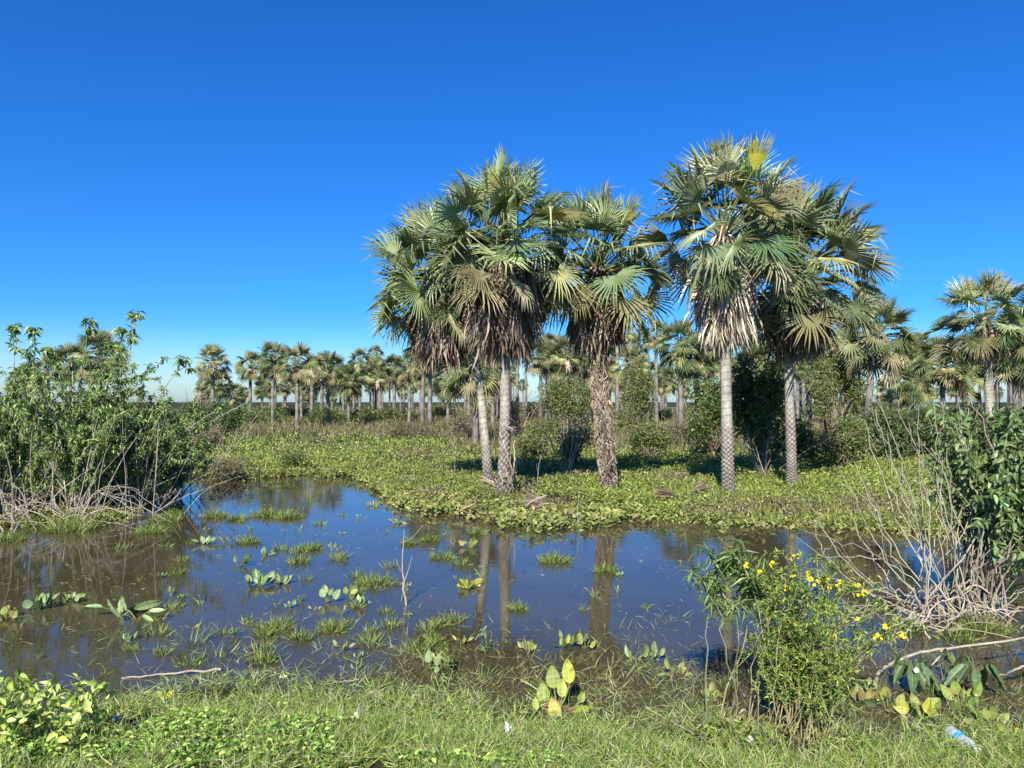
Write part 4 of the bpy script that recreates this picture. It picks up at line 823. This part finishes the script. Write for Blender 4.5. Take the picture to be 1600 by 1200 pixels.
# ---------------------------------------------------------------- yellow flowering bush
b = at(1243, 1150, 0.02); rs = np.random.RandomState(95); b[2] = hgt(b[0], b[1])
tg = [(1195, 900), (1205, 870), (1218, 880), (1235, 862), (1250, 868), (1262, 885), (1275, 880), (1290, 890), (1300, 905), (1322, 905), (1345, 905), (1365, 915), (1330, 940), (1380, 950), (1395, 975), (1415, 992), (1350, 990), (1310, 960), (1280, 930), (1240, 910), (1215, 940), (1200, 980), (1230, 990), (1265, 1000), (1300, 1010), (1335, 1030), (1190, 890), (1180, 880), (1215, 1030), (1255, 950), (1290, 970), (1190, 940), (1225, 900), (1312, 930), (1340, 965), (1270, 1030), (1310, 1060), (1325, 1085), (1400, 960), (1420, 975)]
st = []
for (x, y) in (tg + tg[:26]):
    q = atY(x + rs.normal() * 8, y + rs.normal() * 10, b[1] + rs.normal() * .14) - b; st.append((q[0], q[1], max(.1, q[2]), .12 if x < 1330 else .25))
GY = [(.13, .20, .035), (.20, .28, .05), (.31, .36, .06), (.08, .14, .03)]
YB = shrub(b, st, .036, GY, 'bushy plant with bright yellow flowers at the lower right bank', 96, (.30, .27, .14), .33, 105, 'flowering_bush', r0=.0035, twigs=5, wd=.28, droop=-.5, tipn=5, twl=.17)
YB['category'] = 'flowering bush'
FLW = [(1165, 884), (1186, 893), (1206, 880), (1245, 868), (1258, 898), (1268, 905), (1277, 912), (1291, 905), (1299, 920), (1230, 920), (1351, 925), (1341, 915), (1292, 945), (1338, 968), (1385, 980), (1370, 996), (1407, 993), (1346, 930), (1283, 918), (1262, 893), (1310, 912), (1240, 900)]
PET = T_broad(.95, .15, .1, .0, 3)[:2]
for i, (x, y) in enumerate(FLW):
    g = G(); p = atY(x, y, b[1] - .06 + rs.normal() * .06) - b
    for k in range(rs.randint(3, 6)):
        q = p + rs.normal(size=3) * np.array([.009, .007, .007]); ax = nrm(np.array([rs.normal() * .5, -1, .6 + rs.normal() * .4])); t1_ = nrm(np.cross(ax, [0, 0, 1])); t2_ = np.cross(ax, t1_)
        for m in range(5):
            f = t1_ * cos(m * 1.257) + t2_ * sin(m * 1.257) + ax * .35; g.many(PET, frames(f[None], ax[None], np.array([rs.uniform(.009, .014)])), q[None], vary(rs, (.80, .62, .02), 1, .06, .03))
    g.build('flower_cluster', M_FLOWER, YB)
# tall thin plant with willow-like leaves
b = at(1152, 1128, .02); b[2] = hgt(b[0], b[1]); st = []
for (x, y, dy) in [(1130, 872, 0), (1150, 850, -.05), (1175, 905, .08), (1115, 900, .05), (1195, 905, .1), (1165, 880, .02)]:
    q = atY(x, y, b[1] + dy) - b; st.append((q[0], q[1], q[2], .15))
TP = shrub(b, st, .115, [(.12, .19, .05), (.18, .25, .08), (.09, .14, .04)], 'tall thin plant with narrow leaves left of the flowering bush', 97, (.26, .27, .15), .70, 60, 'tall_thin_plant', r0=.0055, twigs=3, wd=.13, droop=.1, tipn=14, twl=.25)
# herbs at the lower left corner
for i, (px, py, lab) in enumerate([(20, 1185, 'yellow-green herb at the lower left corner'), (85, 1175, 'yellow-green herb with pale leaves right of the corner herb'), (50, 1150, 'herb behind the two in the lower left corner'), (-30, 1150, 'herb cut by the left edge near the bottom')]):
    b = at(px, py, .2); b[2] = hgt(b[0], b[1]); rs = np.random.RandomState(800 + i)
    shrub(b, [(rs.normal() * .14, rs.normal() * .1, rs.uniform(.16, .36), .1) for _ in range(9)], .052, [(.34, .42, .10), (.42, .48, .14), (.24, .33, .06)], lab, 800 + i, (.22, .24, .1), .3, 26, 'herb', 'herbs in the lower left corner', r0=.003, twigs=1, wd=.6, droop=-.1, tipn=6, twl=.12)['category'] = 'herb'
for i, (px, py, lab) in enumerate([(1180, 1160, 'grassy herb between the two plants at the bank'), (1290, 1165, 'leafy herb at the foot of the flowering bush'), (1110, 1150, 'low herb left of the tall thin plant')]):
    b = at(px, py, .05); b[2] = hgt(b[0], b[1]); rs = np.random.RandomState(810 + i)
    shrub(b, [(rs.normal() * .1, rs.normal() * .07, rs.uniform(.06, .16), .1) for _ in range(12)], .05, YG, lab, 810 + i, (.22, .24, .1), .2, 40, 'herb', 'herbs at the foot of the bank plants', r0=.0025, twigs=0, wd=.3, droop=-.1, tipn=6)['category'] = 'herb'

# ---------------------------------------------------------------- dead stalks, saplings
def sapling(px, py, hpx, nb, seed, lab, col=(.34, .28, .20), r=.008, lean=0, name='bare_sapling', base_n=1, spread=.35):
    rs = np.random.RandomState(seed); b = at(px, py, 0); b[2] = max(0, hgt(b[0], b[1])); H = hpx / F * b[1]; g = G()
    for j in range(base_n):
        e = np.array([lean * H + (rs.normal() * spread * H if base_n > 1 else 0), rs.normal() * .1 * H, H * rs.uniform(.75, 1)]); P = spline([(rs.normal() * .02, 0, -.08), e * .5 + rs.normal(size=3) * .03 * H, e], 12); P[1:-1] += rs.normal(size=(10, 3)) * .006 * H; rr = r * rs.uniform(.7, 1.1)
        tube(g, P, np.linspace(rr, rr * .35, 12), 5, vary(rs, col, 1, .15)[0])
        for k in range(nb):
            q = P[rs.randint(4, 12)]; d = nrm(nrm(e) * .9 + rndir(rs, 1)[0] * .8) * H * rs.uniform(.15, .4); tube(g, spline([q, q + d * .5 + rs.normal(size=3) * .02 * H, q + d], 5), np.linspace(rr * .45, rr * .2, 5), 4, vary(rs, col, 1, .15)[0])
    o = g.build(name, M_TWIG, None, True); o.location = b; return tag(o, lab, 'dead plant', 'bare dead stalks and saplings')
for a in [(634, 945, 128, 4, 901, 'dead forked stalk standing alone in the middle of the pond', (.36, .27, .20), .012, -.02), (905, 830, 60, 3, 902, 'thin dead stalk at the far shore in front of the vine wrapped trunk', (.36, .3, .22), .010, 0),
          (708, 770, 75, 5, 903, 'thin bare sapling left of the leaning palm trunk', (.30, .24, .17), .010, 0), (1062, 735, 60, 4, 906, 'bare sapling left of the tallest trunk', (.34, .28, .2), .012, .2), (1395, 760, 80, 3, 907, 'bare sapling on the marsh at right', (.36, .3, .22), .012, -.1), (1200, 760, 70, 5, 908, 'dry sapling between the two right tall trunks', (.34, .3, .24), .014, -.3), (840, 770, 60, 3, 909, 'dry stalk right of the two left tall trunks', (.34, .3, .24), .010, .1)]: sapling(*a)
sapling(885, 752, 95, 4, 904, 'bare forked bush of grey sticks left of the vine wrapped trunk', (.33, .30, .25), .018, 0, 'bare_bush', 7, .3)
sapling(1195, 752, 70, 5, 905, 'heap of grey bare branches between the two right tall trunks', (.30, .27, .23), .016, 0, 'bare_bush', 9, .6)
sapling(800, 775, 60, 2, 910, 'bundle of dry stalks against the second tall trunk', (.40, .33, .24), .014, 0, 'bare_bush', 6, .15)
sapling(325, 800, 60, 4, 911, 'dark drowned branch fork off the left shrubs', (.10, .085, .06), .012, .3, 'bare_bush', 3, .8)
def stick(pts, r, lab, name='stick', col=(.40, .34, .26), grp=None, forks=()):
    b = np.array(pts[0]); rs = np.random.RandomState(int(abs(b[0]) * 100)); P = spline(np.array(pts) - b, 18); P[1:-1] += rs.normal(size=(16, 3)) * r * .35
    g = G(); tube(g, P, np.linspace(r, r * .5, 18), 7, col)
    for fk in forks: Q = spline(np.array(fk) - b, 10); tube(g, Q, np.linspace(r * .7, r * .35, 10), 6, col)
    o = g.build(name, M_TWIG, None, True); o.location = b; return tag(o, lab, 'branch', grp)
stick([at(345, 1046, .015), at(270, 1052, .02), at(190, 1060, .0)], .010, 'long pale stick floating at the lower left of the pond')
stick([at(560, 1062, .01), at(520, 1067, .012)], .006, 'short straw stick floating by the near bank grass')
stick([at(1010, 1105, .01), at(1050, 1128, .03), at(1095, 1152, .04)], .006, 'thin stick lying across the shallows left of the tall thin plant')
stick([at(1362, 1070, 0), atY(1385, 1042, 5.4), atY(1430, 1022, 5.5), atY(1500, 1010, 5.5), atY(1640, 992, 5.6)], .014, 'long bleached branch arching in from the right edge', forks=[[atY(1472, 1014, 5.5), atY(1466, 1028, 5.4), atY(1455, 1040, 5.3)]], col=(.36, .32, .24))
stick([atY(1640, 1025, 5.3), atY(1600, 1042, 5.2), at(1556, 1060, .03)], .012, 'shorter bleached branch at the right edge below the long one', col=(.36, .32, .24))
# plants with large hanging leaves by the branch
for i, (px, py, n, lab) in enumerate([(1425, 1078, 11, 'plant with long hanging dark leaves under the fallen branch, left one'), (1525, 1085, 10, 'plant with long hanging dark leaves above the bottle, right one')]):
    rs = np.random.RandomState(820 + i); b = at(px, py, 0); root = empty('hanging_leaf_plant', b); tag(root, lab, 'water plant', 'plants with long hanging leaves'); gl = G(); gs = G(); top = np.array([0, 0, .19])
    for k in range(n):
        az = k * 2 * pi / n + rs.normal() * .2; o_ = np.array([cos(az), sin(az) * .8, 0]); p = top + o_ * rs.uniform(.03, .09) + [0, 0, rs.normal() * .02]; f = nrm(o_ * .9 + [0, 0, -.45 - rs.uniform(0, .5)]); nn = nrm(o_ * .5 + np.array([0, -.25, .8]))
        gl.many(T_broad(.34, .35, .18, .015, k), frames(f[None], nn[None], np.array([rs.uniform(.14, .21)])), p[None], pick(rs, [(.08, .14, .05), (.11, .18, .07)], 1, .12)); tube(gs, spline([(0, 0, -.03), top * .7, p], 6), .004, 5, (.16, .18, .08))
    gl.build('leaves', M_BROAD, root, True); gs.build('leaf_stalks', M_BROAD, root)
# fallen dead fronds at the palms' feet
for i, (px, py, a, lab) in enumerate([(712, 796, .3, 'dark rotting frond at the waterline left of the tall trunks'), (815, 800, 0, 'dry fallen frond on the shore right of the two left trunks'), (850, 793, 2.8, 'dry straw coloured frond beside the other on the shore'), (1080, 778, .2, 'pale fallen frond left of the tallest trunk'), (1060, 785, 3.0, 'brown fallen frond near the water left of the tallest trunk'), (1430, 790, .4, 'brown fallen frond on the marsh at right'), (780, 772, 2.0, 'fallen frond heaped at the foot of the two left trunks')]):
    rs = np.random.RandomState(830 + i); b = at(px, py, .1); b[2] = hgt(b[0], b[1]) + .06; g = G()
    for k in range(3): f = np.array([cos(a + rs.normal() * .5), sin(a) * .6, .05]); g.many(T_dead(20, 840 + i * 3 + k, .8, .04, .9), frames(f[None], np.array([[0, -.2, 1.0]]), np.array([rs.uniform(.45, .7)])), np.zeros((1, 3)), pick(rs, PAL_DEAD if i not in (0, 4) else PAL_DEADB, 1))
    o = g.build('fallen_frond', M_DEAD); o.location = b; tag(o, lab, 'palm frond', 'fallen dead fronds on the shore')

# ---------------------------------------------------------------- litter
def lathe(prof, sides=28, seed=0, dent=0.0):
    rs = np.random.RandomState(seed); th = np.arange(sides) * 2 * pi / sides; V = []
    for (y, r) in prof:
        for a in th: d = 1 - dent * max(0, sin(a * 2 + y * 30)) * (1 if r > .02 else 0); V.append([r * cos(a) * d, y, r * sin(a) * d])
    n = len(prof); q = [[i * sides + j, i * sides + (j + 1) % sides, (i + 1) * sides + (j + 1) % sides, (i + 1) * sides + j] for i in range(n - 1) for j in range(sides)]
    return np.array(V), q
m, nn_, N, L = mat('clear_plastic'); p = N.new('ShaderNodeBsdfPrincipled'); o = N.new('ShaderNodeOutputMaterial'); p.inputs['Base Color'].default_value = (.80, .86, .90, 1); p.inputs['Roughness'].default_value = .12; p.inputs['IOR'].default_value = 1.3
p.inputs['Transmission Weight'].default_value = .55; no = N.new('ShaderNodeTexNoise'); no.inputs['Scale'].default_value = 30; bp = N.new('ShaderNodeBump'); bp.inputs['Strength'].default_value = .5; bp.inputs['Distance'].default_value = .004; L.new(no.outputs['Fac'], bp.inputs['Height']); L.new(bp.outputs[0], p.inputs['Normal']); L.new(p.outputs[0], o.inputs[0]); M_CLEAR = m
b = at(1483, 1140, .05); e = at(1527, 1178, .03); b[2] = max(.0, hgt(b[0], b[1])) + .035; e[2] = max(0, hgt(e[0], e[1])) + .04
root = empty('plastic_bottle', b); tag(root, 'crushed clear plastic bottle with a blue band lying in the shallows', 'bottle')
d = nrm(e - b); root.rotation_euler = Vector(d).to_track_quat('Y', 'Z').to_euler(); root.scale = (1.3, 1.25, 1.3)
v, q = lathe([(0, .004), (0, .022), (.004, .029), (.012, .032), (.03, .0315), (.036, .030), (.042, .032), (.07, .032), (.075, .0305), (.11, .0305), (.115, .032), (.14, .031), (.165, .024), (.185, .014), (.195, .0115), (.205, .0115)], 28, 0, .12)
g = G(); g.add(v, q, (.5, .5, .5)); g.build('body', M_CLEAR, root, True)
v, q = lathe([(.078, .0318), (.10, .0322), (.113, .0324)], 28, 0, .12); g = G(); g.add(v, q); g.build('label_band', plain('blue_label', (.02, .35, .75), .4), root, True)
v, q = lathe([(.2, .0), (.2, .0145), (.218, .0145), (.22, .012), (.22, .0)], 20); g = G(); g.add(v, q); g.build('cap', plain('white_cap', (.75, .75, .75), .4), root, False)
def scrap(px, py, z, sx, sy, sz, seed, lab, m, cat='litter', name='plastic_scrap', rz=0):
    rs = np.random.RandomState(seed); n = 12; u, v = np.meshgrid(np.linspace(-1, 1, n), np.linspace(-1, 1, n)); r = 1 - .25 * (np.abs(u * v)); k = vnoise(u * 2 + 9, v * 2 + 9, 1.0, seed) - .5; k2 = vnoise(u * 5 + 9, v * 5 + 9, 1.0, seed + 1) - .5
    V = np.stack([u * r * sx * (1 + .4 * k), v * r * sy * (1 + .4 * k2), (k + .6 * k2) * sz + .4 * sz * (1 - u * u)], -1).reshape(-1, 3); V2 = V - [0, 0, .002]
    i = (np.arange(n - 1)[:, None] * n + np.arange(n - 1)[None]).ravel(); q = np.stack([i, i + 1, i + n + 1, i + n], -1); g = G(); g.add(V, q); g.add(V2, q[:, ::-1])
    o = g.build(name, m, None, True); bb = at(px, py, z); bb[2] = max(0, hgt(bb[0], bb[1])) + z; o.location = bb; o.rotation_euler = (R(35), 0, rz); return tag(o, lab, cat)
M_W = plain('white_plastic', (.72, .73, .74), .4); M_FOAM = plain('pale_foam', (.66, .60, .48), .8)
scrap(795, 1160, .07, .022, .05, .05, 1, 'white crumpled plastic scrap in the grass at the bottom middle', M_W, rz=.4)
scrap(1172, 1158, .05, .02, .02, .03, 2, 'small bluish white plastic scrap left of the flowering bush foot', M_W)
scrap(442, 1057, .012, .032, .012, .01, 3, 'flat pale foam chip floating by the near bank at left', M_FOAM, name='foam_chip')
scrap(1431, 1048, .17, .018, .018, .03, 4, 'white plastic scrap caught in the dark hanging leaves', M_W)
scrap(182, 1130, .05, .022, .018, .03, 5, 'greyish plastic scrap in the bank grass at left', M_W)
scrap(556, 1153, .05, .02, .016, .03, 6, 'pale plastic scrap in the bank grass left of the middle', M_W)

# small tufts and sprigs spread over the pond and round the trunks: a few kinds, copied
rs = np.random.RandomState(1234); kinds = []
for k in range(4): kinds.append(tuft(600 + 10 * k, 900, 20 + 6 * k, 950 + k, 'small grass tuft among many others floating on the pond', 'small grass tufts floating on the pond', n=[14, 26, 40, 60][k], h=[1.6, 1.2, 1, 1][k]))
sprigs = []
for k in range(4):
    o = broad(640 + 10 * k, 880, [3, 5, 6, 4][k], [.05, .045, .06, .07][k], 'small leafy sprig among many others floating on the pond', 960 + k, [YG, BL_, YG, BL_][k], [.5, .6, .45, .4][k], .9, 1.0, 0, 'leafy_sprig', 'water plant', 'small leafy sprigs floating on the pond'); sprigs.append(o)
spots = []
while len(spots) < 130:
    if rs.uniform() < .7: px, py = rs.uniform(240, 760), rs.uniform(790, 1050)
    else: px, py = rs.uniform(-20, 1500), rs.uniform(770, 1100)
    p = at(px, py, 0); df, dn = land(p[0], p[1])
    if df > -.3 or dn > -.15 or vnoise(np.array([p[0]]), np.array([p[1]]), .9, 55)[0] < rs.uniform(.2, .65): continue
    spots.append(p)
for i, p in enumerate(spots):
    p[2] = -.005; src = kinds[i % 4] if i % 2 else sprigs[(i // 2) % 4]; sc2 = rs.uniform(.55, 1.3)
    if i in (0, 2, 4, 6): src.location = p
    elif i in (1, 3, 5, 7) and src.get('placed') is None: src.location = p
    else: copy_tree(src, p, rs.uniform(0, 6.28), sc2)
for j, o in enumerate(kinds + sprigs): o.location = spots[j]
# weeds round the trunks
for i, (bb2, nm) in enumerate([(b1, 'leaning palm'), (b2, 'second tall palm'), (b3, 'vine wrapped palm'), (b4, 'tallest palm'), (b5, 'rightmost tall palm')]):
    for k in range(2):
        px = 800 + F * (bb2[0] + (.16 if k else -.14)) / (bb2[1] - .25); o = tuft(px, 772, 26, 970 + i * 2 + k, 'grass tuft at the %s foot of the %s' % (['left', 'right'][k], nm), 'grass tufts at the feet of the tall palms', 1.6, n=46, cols=((.13, .17, .05), (.20, .20, .09), (.16, .21, .06)))
        o.location = (bb2[0] + (.16 if k else -.14), bb2[1] - .25, hgt(bb2[0], bb2[1] - .25))
